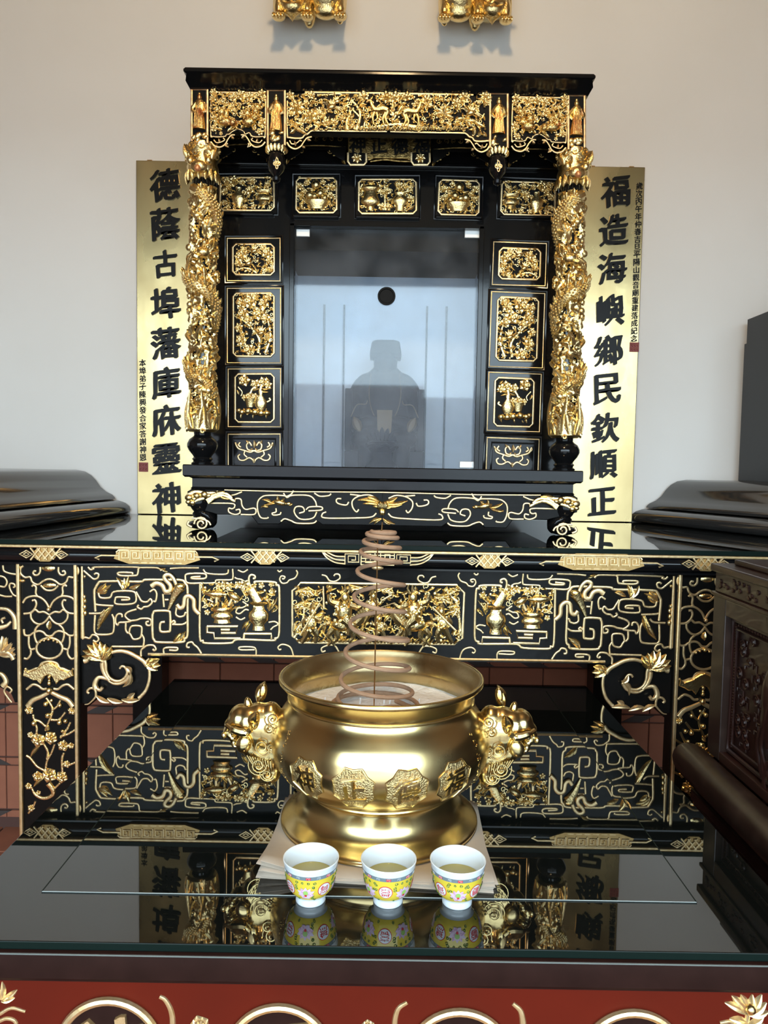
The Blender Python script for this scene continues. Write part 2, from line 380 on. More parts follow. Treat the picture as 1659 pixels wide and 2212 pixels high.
from mathutils import noise as _nz
def lace(R, rect, n, size, seed, name='openwork_foliage', m='gold'):
    """fine openwork between the figures: hundreds of tiny leaves, petals and tendrils too small to tell apart"""
    x0, y0, x1, y1 = rect; g = random.Random(seed); mb = MB(); zs = size/R.k
    for i in range(n):
        x = g.uniform(x0, x1); y = g.uniform(y0, y1); a = g.random()*6.28; L = zs*g.uniform(0.7, 1.5); h = 0.002*g.random()
        ex, ey = min(x1, max(x0, x+L*cos(a))), min(y1, max(y0, y+L*sin(a)))
        t = g.random()
        if t < 0.62: mb.leaf(R.P(x, y, h), R.P(ex, ey, h+0.001), size*g.uniform(0.4, 0.7), size*0.35, g.uniform(-0.15, 0.15), 3)
        elif t < 0.85:
            r = zs*0.45; mb.tube([R.P(x+r*(1-0.07*k)*cos(k*0.8+a), y+r*(1-0.07*k)*sin(k*0.8+a), h) for k in range(9)], size*0.10, 5)
        else: mb.ell(R.P(x, y, h), (size*0.28, size*0.25, size*0.28), 0, 6, 4)
    o = mb.build(name, m, R.par); o['kind'] = 'stuff'; return o
# ================================================================ the room
def quadbox(name, a, b, m, parent=None): return MB().box(a, b).build(name, m, parent, smooth=False)
XR = ROOM_X
wall = struct(quadbox('wall_back', (-XR-0.2, WALL_Y, 0), (XR+0.2, WALL_Y+0.2, CEIL), 'wall'))
struct(quadbox('wall_left', (-XR-0.2, OPEN_Y, 0), (-XR, WALL_Y, CEIL), 'sidewall'))
struct(quadbox('wall_right', (XR, OPEN_Y, 0), (XR+0.2, WALL_Y, CEIL), 'sidewall'))
struct(quadbox('ceiling', (-XR-0.2, OPEN_Y-0.3, CEIL), (XR+0.2, WALL_Y+0.2, CEIL+0.15), 'ceil'))
struct(quadbox('wall_front', (-XR-0.2, OPEN_Y-0.25, LINTEL), (XR+0.2, OPEN_Y, CEIL), 'lintel'))
for sx, nm in ((-1, 'wall_front_left'), (1, 'wall_front_right')): struct(quadbox(nm, (min(sx*OPEN_X, sx*(XR+0.2)), OPEN_Y-0.25, 0), (max(sx*OPEN_X, sx*(XR+0.2)), OPEN_Y, LINTEL), 'sidewall'))
struct(quadbox('floor', (-XR-0.2, OPEN_Y-0.5, -0.1), (XR+0.2, WALL_Y+0.2, 0), 'grout'))
struct(quadbox('ground', (-40, -40, -0.25), (40, OPEN_Y-0.5, -0.12), 'concrete'))
struct(quadbox('wall_courtyard', (-30, -26, -0.12), (1.5, -25, 4.45), 'facade'))
struct(quadbox('wall_courtyard_far', (1.5, -27, -0.12), (30, -26, 4.1), 'facade2'))
# terracotta dado behind the altar: square tiles with inlaid strips
flo = bpy.data.objects['floor']
mt = MB().box((-0.094, 0, -0.079), (0.094, 0.012, 0.079)).build('tile', 'terra', wall, smooth=False); bev(mt, 0.002, 1)
ms = MB().box((-0.094, 0, -0.012), (0.094, 0.012, 0.012)).build('strip_tile', 'terra', wall, smooth=False)
mk = MB().plate([(-0.058, -0.012), (0.012, -0.012), (0.058, 0.012), (-0.012, 0.012)], -0.0015, 0.01).build('inlay', 'terradk', wall, smooth=False)
mk2 = MB().plate([(0.058, -0.012), (-0.012, -0.012), (-0.058, 0.012), (0.012, 0.012)], -0.0015, 0.01).build('inlay', 'terradk', wall, smooth=False)
protos = {'tile': mt, 'strip_tile': ms, 'inlay': mk, 'inlay2': mk2}; used = set()
def put(key, x, z):
    p = protos[key]
    if key in used: o = p.copy(); COL.objects.link(o)
    else: o = p; used.add(key)
    o.location = (x, WALL_Y-0.012, z); return o
quadbox('grout_bed', (-1.62, WALL_Y-0.006, 0), (1.62, WALL_Y, 1.01), 'grout', wall)
x_j = W(16, 1600, WALL_Y).x; zr0 = 0.060
for r_ in range(5):
    zb = zr0 + r_*0.1925
    for c_ in range(-2, 16):
        x = x_j - 0.0955 + c_*0.191
        if abs(x) > 1.6: continue
        put('strip_tile', x, zb); put('inlay' if r_ % 2 == 0 else 'inlay2', x + 0.055, zb)
        put('tile', x, zb + 0.0965)
# floor tiles that show at the edges
ft = MB().box((-0.146, -0.146, 0), (0.146, 0.146, 0.008)).build('tile', 'terra', flo, smooth=False); bev(ft, 0.002, 1); first = True
for i in range(-6, 7):
    for j in range(0, 9):
        o = ft if first else ft.copy()
        if not first: COL.objects.link(o)
        first = False; o.location = (i*0.3, 0.2+j*0.3, 0)
# ceiling lamp: warm light over the altars
lamp = bpy.data.objects.new('ceiling_fixture', None); COL.objects.link(lamp); struct(lamp)
LX, LY, LZ = 0.02, 0.20, 3.42
MB().lathe((LX, LY, LZ), [(0.05, 0.17), (0.07, 0.20), (0.05, 0.24), (0.02, 0.26)], 24).build('lamp_cap', 'clip', lamp)
MB().tube([(LX, LY, LZ+0.25), (LX, LY, CEIL)], 0.012).build('rod', 'clip', lamp)
for i in range(3): a_ = i*2*pi/3; MB().tube([(LX+0.05*cos(a_), LY+0.05*sin(a_), LZ+0.19), (LX+0.19*cos(a_), LY+0.19*sin(a_), LZ+0.02), (LX+0.05*cos(a_), LY+0.05*sin(a_), LZ-0.19)], 0.005, 6).build('cage_wire', 'clip', lamp)
ld = bpy.data.lights.new('lamp_light', 'POINT'); ld.shadow_soft_size = 0.14; ld.energy = LAMP_W; ld.color = (1.0, 0.69, 0.36)
lob = bpy.data.objects.new('lamp_light', ld); COL.objects.link(lob); lob.location = (LX, LY, LZ); lob.parent = lamp
# ================================================================ rear altar table
YF = 1.73; YA = 1.765                                  # fascia front, apron face
XA = (W(170, 1245, YA).x + W(1463, 1245, YA).x)/2      # axis of the table
ALT_Z = W(816, 1177, YF).z
altar = thing('altar_table', 'long black lacquer altar table with gold carved apron and legs under the shrine', 'table')
AXH = 1.46
zg1 = W(816, 1188, YF).z; zg2 = W(816, 1195, YF).z; zf2 = W(816, 1232, YF).z; zap = W(816, 1426, YA).z
o = quadbox('glass_top', (XA-AXH, YF-0.004, zg1), (XA+AXH, 2.622, ALT_Z), 'topglass', altar); bev(o, 0.0015)
o = quadbox('top_board', (XA-AXH, YF+0.004, zg2-0.002), (XA+AXH, 2.622, zg1), 'black', altar)
bev(quadbox('gold_edge', (XA-AXH, YF-0.006, zg2), (XA+AXH, YF+0.01, zg1-0.001), 'line', altar), 0.002)
h = zg2-zf2
prof = [(YF+0.06, zg2-0.0005)] + [(YF+0.012-0.014*sin(pi*(0.08+0.84*i/10)), zg2-0.0005-h*0.82*i/10) for i in range(11)] + [(YF+0.012, zf2+0.006), (YF+0.006, zf2+0.004), (YF+0.006, zf2), (YF+0.06, zf2)]
MB().extr(prof, XA-AXH, XA+AXH).build('fascia', 'black', altar, ang=50)
quadbox('apron_board', (XA-AXH, YA, zap), (XA+AXH, YA+0.022, zf2), 'blackm', altar)
quadbox('top_frame', (XA-AXH, YA+0.02, zf2+0.0), (XA+AXH, 2.60, zg2-0.003), 'blackm', altar)
# legs with their own boards
lx0 = W(42, 1500, YA).x; lx1 = W(174, 1500, YA).x
for mir in (None, XA):
    a, b = (lx0, lx1) if mir is None else (2*XA-lx1, 2*XA-lx0)
    lg = quadbox('leg', (a, YA-0.004, 0.008), (b, YA+0.04, zf2), 'blackm', altar)
    ra, rb = W(287, 1580, 2.5).x, W(350, 1580, 2.5).x
    if mir is not None: ra, rb = 2*XA-rb, 2*XA-ra
    bl = quadbox('rear_leg', (ra, 2.50, 0.008), (rb, 2.58, zf2), 'blackm', altar)
    quadbox('side_rail', (b-0.05 if mir is None else a+0.01, YA+0.04, 0.715), (b-0.012 if mir is None else a+0.05, 2.50, 0.80), 'blackm', altar)
    R1 = Rel(lg, YA-0.004, 0, 1180, 7.375, 'line', mir); R2 = Rel(lg, YA-0.004, 0, 1440, 6.505, 'gold', mir)
    for x in (46.5, 168.5):
        p = W(x, 1500, YA); X = p.x if mir is None else 2*XA-p.x
        bev(quadbox('gold_border', (X-0.0042, YA-0.013, 0.03), (X+0.0042, YA-0.003, zf2), 'line', lg), 0.0025)
    half = ["375,310 330,350 330,430 400,495 480,490 510,560 560,600 620,605 680,560 740,530 790,522", "640,330 640,400 610,450 560,460 530,430 545,395 580,400",
            "510,640 530,620 575,650 570,740 590,790", "365,900 420,825 520,795 620,805 720,875 780,980", "515,865 560,860 580,920 550,1000 480,1060 380,1075",
            "490,1070 500,1150 560,1220 640,1240 720,1200 790,1110", "490,1070 560,1010 620,1050 700,1045 785,1090", "640,1240 570,1310 550,1400 570,1500 610,1560",
            "380,1320 395,1410 470,1420 530,1380 620,1350 690,1370 740,1420 790,1432", "460,1430 460,1560 490,1640 560,1630", "490,1640 490,1720 440,1790 385,1785",
            "400,1940 430,1985 480,1985 560,1950 620,1935 660,1870 730,1840 790,1835"]
    for hl in half:
        P = pts(hl); R1.L(P, 17); R1.L([(1572-x, y) for x, y in P], 17)
    R1.L([(788+208*cos(a_*pi/12), 1625+165*sin(a_*pi/12)) for a_ in range(24)], 19, 'ring', smooth=False, closed=True)
    mb = MB()
    for x, y, r in ((650, 1520, 24), (715, 1497, 22), (788, 1475, 32), (865, 1497, 22), (925, 1520, 24)): R1.E(x, y, r, r, 0.004, mb=mb)
    mb.build('bead_row', 'gold', lg)
    R1.L("650,625 720,690 790,705 860,690 930,625", 16, 'eye_lid'); R1.E(790, 620, 105, 42, 0.0, 22, 'eye_leaf', 'gold'); R1.E(775, 350, 105, 55, 0.0, 25, 'scale_fringe', 'gold')
    R1.E(786, 1000, 34, 34, 0.004, name='boss'); R1.LF("788,1190 788,1330", 100, 'drop_leaf', 'gold')
    for x in (360, 1205): R1.E(x, 550, 45, 30, name='corner_leaf', m='gold')
    bat = pts("785,1835 720,1860 640,1910 600,1945 540,1965 470,1995 405,1945 385,2055 470,2085 540,2125 600,2120 660,2185 695,2125 725,2065 785,2035")
    bat += [(1572-x, y) for x, y in bat[::-1]][1:-1]
    R1.PL(bat, 0.008, 'bat', 'gold', 0.002)
    for x, cw in ((680, 1), (892, -1)): R1.SP(x, 1915, 48, 1.3, pi/2, cw, 11)
    for x, cw in ((555, 1), (1020, -1)): R1.SP(x, 2055, 48, 1.3, 0, cw, 11)
    mb = MB()
    for y, r in ((140, 30), (190, 22), (228, 30), (330, 46)): R2.E(703, y, r, r, 0.004, mb=mb)
    mb.build('tassel_knot', 'gold', lg)
    for hl, r in (("660,310 600,315 540,270 470,250 420,280 375,320", 17), ("690,365 570,425 460,475 390,560", [26, 36])):
        P = pts(hl); R2.L(P, r, 'ribbon', m='line'); R2.L([(1416-x, y) for x, y in P], r, 'ribbon', m='line')
    for p in ["650,440 700,510 735,590 720,690 660,830 640,900", "735,610 800,560 850,470", "720,750 830,740 920,640", "640,840 560,770 480,740 465,670", "480,760 515,850 515,940",
              "850,1000 940,880 990,780", "850,980 950,950 1070,880", "620,1090 670,1190 660,1300", "770,1090 720,1220 660,1330 640,1470", "370,1250 430,1290 520,1400 620,1460",
              "900,1210 870,1300 880,1500", "930,1400 1070,1340", "760,1720 850,1630", "400,2060 470,1960 500,1890"]:
        R2.L(p, 15, 'branch')
    R2.L("680,1640 740,1720 740,1800 620,1850 500,1800 440,1690", [38, 12], 'branch')
    for x, y, r in ((540, 1030, 105), (715, 1000, 100), (890, 1110, 85), (1000, 1110, 48), (690, 1520, 115), (870, 1550, 90), (530, 1540, 78), (410, 610, 66), (1010, 620, 60), (940, 1370, 58), (400, 1680, 52), (540, 1770, 36), (430, 960, 50), (440, 1985, 55)):
        R2.F(x, y, r, 5, 'plum_blossom')
    for x, y, r in ((680, 680, 40), (485, 790, 40), (650, 520, 36), (845, 780, 38), (885, 900, 26), (850, 540, 30), (730, 470, 25), (930, 760, 34)): R2.E(x, y, r, r, 0.003, name='bud')
    R2.LF("560,1110 430,1270 620,1560 470,1690 640,900 690,830", 62)
    # wing beyond the leg
    wg = node('wing', altar)
    RW = Rel(wg, YA, 0, 1180, 7.375, 'line', mir)
    RW.PL("-900,280 310,280 310,2480 250,2480 190,2330 60,2260 -60,2200 -900,2000", 0.004, 'wing_board', 'blackm')
    for p in ["-80,480 0,470 80,490 125,560 90,640 0,630", "60,300 80,390 180,430 285,445", "290,800 220,760 165,650 180,590 240,600 250,640 225,650", "-100,760 0,770 100,795 210,795",
              "200,2480 130,2390 80,2300 130,2230 200,2280 170,2330", "-700,500 -300,480 -200,560 -240,700 -420,760", "-600,900 -300,880 -150,1000"]: RW.L(p, 15, d=0.004)
    RW.L("-250,960 0,985 120,1000 200,1060 250,1150 260,1310", [20, 42], d=0.004); RW.L("20,1290 120,1260 190,1190", [38, 18], d=0.004); RW.L("60,1220 40,1160 100,1130", 18, d=0.004)
    RW.L("-350,1900 -150,1760 0,1690 90,1680 180,1720 230,1800", [20, 36], d=0.004); RW.L("-120,2060 0,2020 70,2060 110,2150 60,2220", [20, 45], d=0.004)
    RW.FAN((0, 1730), "-40,1400 60,1380 140,1395 230,1500 290,1590 300,1700", 120)
    # apron, outer field
    RB = Rel(altar, YA, 170, 1170, 6.38, 'line', mir)
    ap = node('fret_field', altar); RB.par = ap
    RB.L("45,340 55,1330", [14, 26], 'bamboo_edge', smooth=False)
    for x, y, r in ((85, 480, 26), (80, 760, 32), (90, 820, 32), (85, 900, 38), (90, 985, 42)): RB.E(x, y, r*0.8, r, name='knot_leaf', m='gold')
    RB.ml(["70,400 150,470 210,515 260,500 275,450 240,435 215,450", "130,350 165,385 210,370 230,350 790,350 820,380 810,450 770,468 600,470 540,450 560,425 730,428 740,450",
           "840,355 1080,360 1140,400", "1260,370 1400,360 1659,360", "145,990 300,985 360,940", "240,865 310,875 480,885",
           "225,1010 215,1200 230,1260 280,1280 430,1275 480,1230 485,1080 460,1000",
           "270,700 300,770 430,770 490,690 740,685 790,750 760,850 520,860 505,790 530,765 680,770 690,800 590,805",
           "790,690 830,760 870,820 940,830 990,790 1010,840 960,890 900,900 860,930 810,900 830,870",
           "800,930 680,970 640,1020 680,1070 720,1095 650,1110 560,1115 540,1150 510,1120 510,1050 540,1000 590,1000 600,1040", "720,1090 800,1080 860,1060 960,1060 1000,1090 990,1150 940,1150 930,1110 970,1100",
           "650,1120 650,1220 690,1260 710,1190 750,1160 850,1165 870,1210 850,1320 760,1345 720,1290 700,1260", "870,1280 900,1340 890,1430 850,1445 460,1445",
           "1160,720 1175,900", "980,690 1040,660 1075,720 1060,820 1030,820", "1180,715 1270,715", "1190,800 1240,800", "1350,900 1340,1000 1390,1035 1450,1020 1470,980 1500,985",
           "1270,1120 1310,1090 1330,1110 1310,1130", "1290,1140 1430,1140 1500,1100", "50,1340 90,1320 150,1330 190,1285 250,1300 275,1350 240,1380 200,1360",
           "860,1580 860,1500 900,1460 950,1430 1030,1430 1065,1480 1040,1500 1020,1480", "1180,1570 1180,1470 1340,1460 1365,1480 1340,1500 1250,1495",
           "1690,1540 1640,1460 1590,1420 1560,1385 1500,1400 1490,1450 1530,1460", "1720,570 1510,570 1470,500 1500,445 1720,440 1760,480 1720,510 1570,510 1560,490 1680,480"], 14)
    RB.L("230,960 215,700 230,640 270,570 310,550 520,545 700,550 870,550 920,525 1200,525 1420,530 1470,580 1500,650 1500,980 1500,1280 1460,1340 1420,1385 1090,1385 1040,1350 1020,1300 1015,1050 1030,980 1060,955 1230,955 1260,1000 1260,1210 1230,1240 1140,1240 1120,1200 1130,1120 1190,1105", 17, 'fret', n=4)
    RB.L("1010,610 1080,570 1160,600 1200,680 1260,670 1270,600 1200,520 1190,470 1250,450 1310,500 1350,590", [34, 24], 'ribbon', d=0.004); RB.L("1400,620 1320,750 1240,940", [72, 14], 'horn', m='gold', d=0.003, seg=8)
    RB.L("1360,860 1400,910 1450,880 1470,770 1530,745 1590,800 1600,920 1665,990", 28, 'ribbon', d=0.004); RB.E(1400, 610, 75, 45, 0.005, name='horn_mouth', m='gold')
    RB.LF("610,660 520,490 620,660 690,470 640,660 590,560 700,640 855,590 640,640 630,500", 75, 'lotus_leaf', 'gold'); RB.LF("430,900 260,1225 460,900 300,1150", 90, 'sash', 'gold')
    RB.LF("250,700 450,590 260,670 380,570 300,720 400,640", 70, 'leaf', 'gold'); RB.LF("1300,1380 1475,1235 1310,1385 1400,1260", 90, 'leaf', 'gold'); RB.LF("1140,380 1230,410 1080,360 1200,370 1250,450 1340,560", 40, 'leaf', 'gold')
    # apron, vase field
    RC = Rel(node('vase_field', altar), YA, 420, 1230, 6.9125, 'line', mir)
    RC.L("85,215 80,1000 130,1060 160,1100 530,1100 600,1060 700,1045 1180,1060 1200,1030 1260,990 1270,700 1265,270 1220,240 1200,190 920,180 900,210 910,260 860,270 820,210 815,120 850,80 900,95 905,130 875,135", 17, 'fret', n=4)
    RC.ml(["-10,205 290,200 330,160 540,155 575,120 570,-10", "130,0 200,60 470,70 510,0", "600,120 640,140 700,150 750,180 800,165", "650,10 730,40 800,0", "1240,10 1270,35 1310,10",
           "1520,10 1540,60 1500,130 1420,160 1380,200 1310,205 1275,150 1300,100 1350,110 1340,140 1310,140", "120,470 200,450 280,490", "120,570 200,520 260,530", "720,480 780,530 720,570 650,580 620,640 680,660 760,600 810,610",
           "620,710 690,750 760,720", "1110,790 1200,780 1250,820 1180,860 1140,900", "900,1200 690,1200 680,1160 870,1160 920,1200 920,1290", "1480,1290 1450,1190 1400,1140 1310,1120 1250,1160 1270,1200 1300,1190"], 13)
    for p in ["190,850 650,850 620,950 400,950 400,900 530,900", "190,850 190,940 290,950 300,1030 690,1030", "740,960 1150,960 1150,1050", "745,960 735,1040"]: RC.L(p, 19, 'stand', smooth=False)
    RC.V(415, [(150, 560), (180, 585), (170, 615), (125, 640), (172, 685), (168, 715), (118, 745), (125, 780), (140, 800)], 'flower_pot', 'gold')
    RC.V(960, [(120, 480), (150, 495), (135, 510), (80, 545), (95, 600), (150, 650), (160, 700), (148, 760), (85, 830), (90, 860), (100, 915)], 'vase', 'gold')
    RC.L("845,290 960,490", [62, 70], 'scroll_roll', m='gold', seg=8); RC.E(320, 360, 185, 52, 0.004, name='lingzhi_cap', m='gold', rot=0.05); RC.E(600, 400, 112, 55, 0.004, name='lingzhi_cap', m='gold', rot=0.5)
    RC.L("330,400 330,520", 22, 'stem'); RC.L("560,440 510,540", 20, 'stem')
    RC.LF("300,560 250,500 350,560 330,450 420,560 410,470 480,560 480,460 540,570 580,480 580,580 660,550 250,560 150,520", 48, 'leaf', 'gold')
    for x, y, r in ((450, 240, 75), (360, 230, 55), (540, 230, 48), (745, 250, 95), (650, 225, 60), (1000, 240, 52), (1150, 220, 50), (1165, 335, 62), (190, 640, 48)): RC.F(x, y, r, 5, 'blossom', 'gold')
    lace(Rel(RC.par, YA-0.001, 420, 1230, 6.9125, 'gold', mir), (110, 215, 1245, 560), 70, 0.014, 31); RC.LF("1100,600 1240,410 1110,620 1180,440 1090,580 1120,480 1150,640 1250,560 1000,440 1110,370 820,760 710,900 840,800 760,930 1050,460 1160,390 780,330 900,230", 60, 'leaf', 'gold')
    # spandrel
    sp = node('spandrel', altar); RS = Rel(sp, YA-0.003, 150, 1360, 7.54, 'line', mir)
    RS.PL("165,330 1659,330 1659,440 1450,445 1335,500 1325,800 1210,1070 1100,1165 700,1195 420,1120 250,1225 165,1225", 0.001, 'spandrel_board', 'blackm', d=-0.012)
    fixb = RS
    RS.L("1300,470 1250,540 1300,660 1300,820 1250,980 1170,1080 1130,1115", [18, 30], 'scroll'); RS.L("545,540 620,430 700,370 830,350 960,375 1080,435 1200,510 1265,590", [24, 34], 'scroll')
    RS.L("570,470 590,560 600,680 650,780 740,835 840,830 920,760 940,680 900,610 850,600 820,635", [26, 18], 'scroll'); RS.LF("900,600 1000,740 1000,700 870,935", 95, 'leaf_tip', bend=-0.2)
    RS.L("640,840 720,880 820,880 920,830 980,740", [14, 30], 'scroll'); RS.L("540,520 460,420 370,390 300,430 280,500 240,515", [30, 40], 'scroll')
    RS.FAN((540, 490), "220,340 205,430 290,245 390,205 500,195 590,235 690,270 690,330", 150, m='gold')
    RS.L("530,540 540,640 580,740 650,830", [34, 26], 'scroll'); RS.L("640,810 500,775 440,820 415,900 430,960", [24, 48], 'scroll'); RS.L("440,960 500,985 540,940", 26, 'scroll')
    RS.L("430,1100 430,1020 400,960 330,960 290,1010 320,1040", 19, 'scroll'); RS.L("430,1090 380,1150 310,1210 250,1220", [16, 7], 'scroll')
    RS.LF("440,1080 650,1190 620,1120 870,1185 850,1140 1150,1140 940,1110 1065,1035", 95, 'rope_leaf'); RS.FAN((1260, 560), "1380,475 1470,480 1485,580 1440,660 1370,650", 125, m='gold')
# bottom edge line of the apron and the centre panel
xl = W(320, 1420, YA).x; zl = W(816, 1421, YA).z
MB().tube([(xl, YA, zl), (2*XA-xl, YA, zl)], 0.0035, 6).build('gold_edge', 'line', altar)
cp = node('battle_panel', altar)
RD = Rel(cp, YA, 620, 1240, 4.254, 'gold'); RL = Rel(cp, YA, 620, 1240, 4.254, 'line')
RL.PL("125,86 1555,104 1590,145 1620,175 1606,585 1570,608 1538,640 112,626 88,592 55,568 55,152 98,122", 0.0015, 'field', 'blackm')
RL.L("125,80 1560,100 1592,140 1627,170 1612,590 1572,612 1540,645 110,630 85,595 50,570 50,150 95,120", 11, 'frame', smooth=False, closed=True)
for dx in (0, 870):
    sgn = 1 if dx == 0 else -1
    RL.L([(dx+320*sgn if 0 else (x if dx == 0 else 1690-x), y+(0 if dx == 0 else 14)) for x, y in pts("320,8 360,20 390,60 440,68 485,40 478,5 445,2 432,18")], 8)
    RL.L([(x if dx == 0 else 1690-x, y+(0 if dx == 0 else 10)) for x, y in pts("480,720 440,660 380,655 320,680 325,715 355,705")], 8)
def rider(R, x, y, s, f, par):
    n = node('mounted_warrior', par) if False else None
    mb = MB()
    X = lambda a: x+a*s*f
    Yc = lambda b: y+b*s
    mb.ell(R.P(X(0), Yc(60), 0.004), (105*s*R.k, 40*s*R.k, 52*s*R.k))
    def T(p, r, d=0.004): mb.tube(crom([R.P(X(a), Yc(b), d) for a, b in p], 4), [q*s*R.k for q in r] if isinstance(r, list) else r*s*R.k, 6)
    T([(80, 50), (130, 0), (150, -50)], [38, 22]); T([(140, -50), (185, -20), (200, 5)], [24, 12])
    T([(75, 90), (110, 140), (150, 160), (160, 200)], [24, 10]); T([(55, 95), (60, 150), (40, 175), (60, 210)], [24, 10])
    T([(-75, 90), (-110, 130), (-90, 170), (-120, 205)], [28, 10]); T([(-60, 95), (-50, 150), (-80, 180), (-70, 210)], [26, 10]); T([(-100, 50), (-150, 60), (-190, 110), (-200, 150)], [18, 5])
    for i in range(7): T([(60+i*12, 40-i*14), (40+i*14, 25-i*16)], 9, 0.012)
    mb.ell(R.P(X(-5), Yc(-40), 0.012), (62*s*R.k, 34*s*R.k, 75*s*R.k)); mb.ell(R.P(X(5), Yc(-140), 0.014), (32*s*R.k, 28*s*R.k, 38*s*R.k))
    T([(-25, -165), (5, -185), (5, -225)], [20, 6], 0.014); T([(25, -165), (40, -200), (30, -230)], [12, 4], 0.014)
    T([(40, -90), (100, -70), (140, -100)], [26, 12], 0.02); T([(-40, -90), (-95, -110), (-110, -160)], [26, 14], 0.014); T([(-10, 10), (40, 60), (30, 120)], [34, 20], 0.02)
    for i in range(26):
        a = random.uniform(-70, 60); b = random.uniform(-95, 70); mb.ell(R.P(X(a), Yc(b), 0.024), (random.uniform(9, 17)*s*R.k, 8*s*R.k, random.uniform(9, 15)*s*R.k), random.random()*3, 6, 4)
    o = mb.build('mounted_warrior', 'gold', par)
    MB().tube([R.P(X(130), Yc(-110), 0.03), R.P(X(330), Yc(-40), 0.022)], [5*R.k, 3*R.k]).build('lance', 'line', par)
    return o
rider(RD, 530, 385, 1.3, 1, cp); rider(RD, 1160, 385, 1.3, -1, cp); lace(Rel(cp, YA-0.002, 620, 1240, 4.254, 'gold'), (75, 105, 1590, 610), 330, 0.016, 21)
def soldier(R, x, y, s, f, par):
    mb = MB()
    def T(p, r, d=0.006): mb.tube(crom([R.P(x+a*s*f, y+b*s, d) for a, b in p], 4), [q*s*R.k for q in r] if isinstance(r, list) else r*s*R.k, 6)
    mb.ell(R.P(x, y, 0.008), (42*s*R.k, 30*s*R.k, 60*s*R.k)); mb.ell(R.P(x+12*s*f, y-85*s, 0.01), (27*s*R.k, 24*s*R.k, 32*s*R.k)); T([(5, -110), (12, -150)], [24, 5])
    T([(25, -40), (70, -20), (90, -60)], [20, 10]); T([(-25, -40), (-60, 0), (-40, 40)], [20, 10]); T([(-10, 40), (-40, 100), (-70, 150)], [30, 14]); T([(15, 40), (40, 90), (30, 150)], [30, 14])
    for i in range(12): mb.ell(R.P(x+random.uniform(-38, 38)*s, y+random.uniform(-55, 55)*s, 0.018), (12*s*R.k, 7*s*R.k, 10*s*R.k), random.random()*3, 6, 4)
    return mb.build('foot_soldier', 'gold', par)
soldier(RD, 225, 440, 1.25, 1, cp); soldier(RD, 1430, 440, 1.25, -1, cp); soldier(RD, 780, 290, 1.1, 1, cp); soldier(RD, 860, 480, 0.9, -1, cp)
for p in ("130,540 310,250", "340,100 345,300", "1330,290 1540,500", "870,230 960,180"): RD.L(p, [6, 9], 'spear', smooth=False, m='line', d=0.02)
for p in ("70,580 130,480 160,330 150,200", "250,260 200,290 150,340", "1590,560 1580,400 1560,260", "1560,250 1500,200 1460,140"): RD.L(p, [15, 7], 'tree_branch', d=0.004)
for cx, cy, rx, ry, n in ((180, 150, 110, 35, 14), (170, 270, 100, 30, 12), (620, 120, 100, 28, 14), (900, 130, 90, 26, 10), (1430, 220, 95, 50, 14), (1520, 140, 70, 30, 9), (1530, 330, 60, 60, 9), (100, 500, 40, 70, 9), (1560, 540, 40, 40, 6)):
    mb = MB()
    for i in range(n): mb.leaf(RD.P(cx+random.uniform(-rx, rx), cy+random.uniform(-ry, ry), 0.004), RD.P(cx+random.uniform(-rx, rx)*1.1, cy+random.uniform(-ry, ry)+22, 0.008), 30*RD.k, 12*RD.k)
    mb.build('foliage', 'gold', cp)
mb = MB()
for i in range(46):
    x = 90+i*32; yb = 610+x*0.016; mb.leaf(RD.P(x, yb+10, 0.002), RD.P(x+random.uniform(20, 70), yb-random.uniform(12, 45), 0.008), 22*RD.k, 12*RD.k)
mb.build('grass_bank', 'gold', cp)
# ornaments on the fascia
def rim_faces(o):
    o.data.materials.append(M['glassrim'])
    for f_ in o.data.polygons: f_.material_index = 0 if abs(f_.normal.z) > 0.5 else 1
    return o
rim_faces(bpy.data.objects['glass_top'])
def knot(cx, cy, w):
    n = node('endless_knot', altar); c = W(cx, cy, YF); s_ = w/2*YF/F
    def q(x, z): return Vector((c.x+x*s_, YF-0.0048+0.004*abs(z), c.z+z*s_))
    MB().plate([(q(x, z).x, q(x, z).z) for x, z in ((-0.45, -0.12), (-0.2, -0.3), (0.2, -0.3), (0.45, -0.12), (0.45, 0.1), (0.25, 0.28), (-0.25, 0.28), (-0.45, 0.1))], YF-0.002, YF+0.01).build('knot_ground', 'ground', n, smooth=False)
    for sx in (-1, 1):
        for rr in (1.0, 0.45):
            MB().tube([q(sx*(0.72+0.27*rr*a), 0.15*rr*b) for a, b in ((-1, 0), (0, 1), (1, 0), (0, -1))], 0.0022*(0.6+0.4*rr), 5, True).build('diamond', 'line', n, smooth=False)
    for i in range(4):
        t = -0.42+0.28*i
        MB().tube([q(t-0.14, -0.24+0.02*i), q(t+0.26, 0.26)], 0.0024, 5).build('strand', 'line', n, smooth=False)
        MB().tube([q(t+0.26, -0.24+0.02*i), q(t-0.14, 0.26)], 0.0024, 5).build('strand', 'line', n, smooth=False)
for x, y in ((97, 1197), (573, 1203.5), (1057, 1212), (1524, 1218)): knot(x, y, 106)
def key(q, x0, z0, x1, z1, n, name='key_line', r=0.0021):
    L = []; a, b, c, d = x0, z0, x1, z1; st = (z1-z0)/5.0
    P = [(a, b), (a, d), (c, d), (c, b+st), (a+st*1.6, b+st), (a+st*1.6, d-st), (c-st*1.6, d-st), (c-st*1.6, b+2*st), (a+3.2*st, b+2*st)]
    MB().tube([q(*p) for p in P], r, 5).build(name, 'line', n, smooth=False)
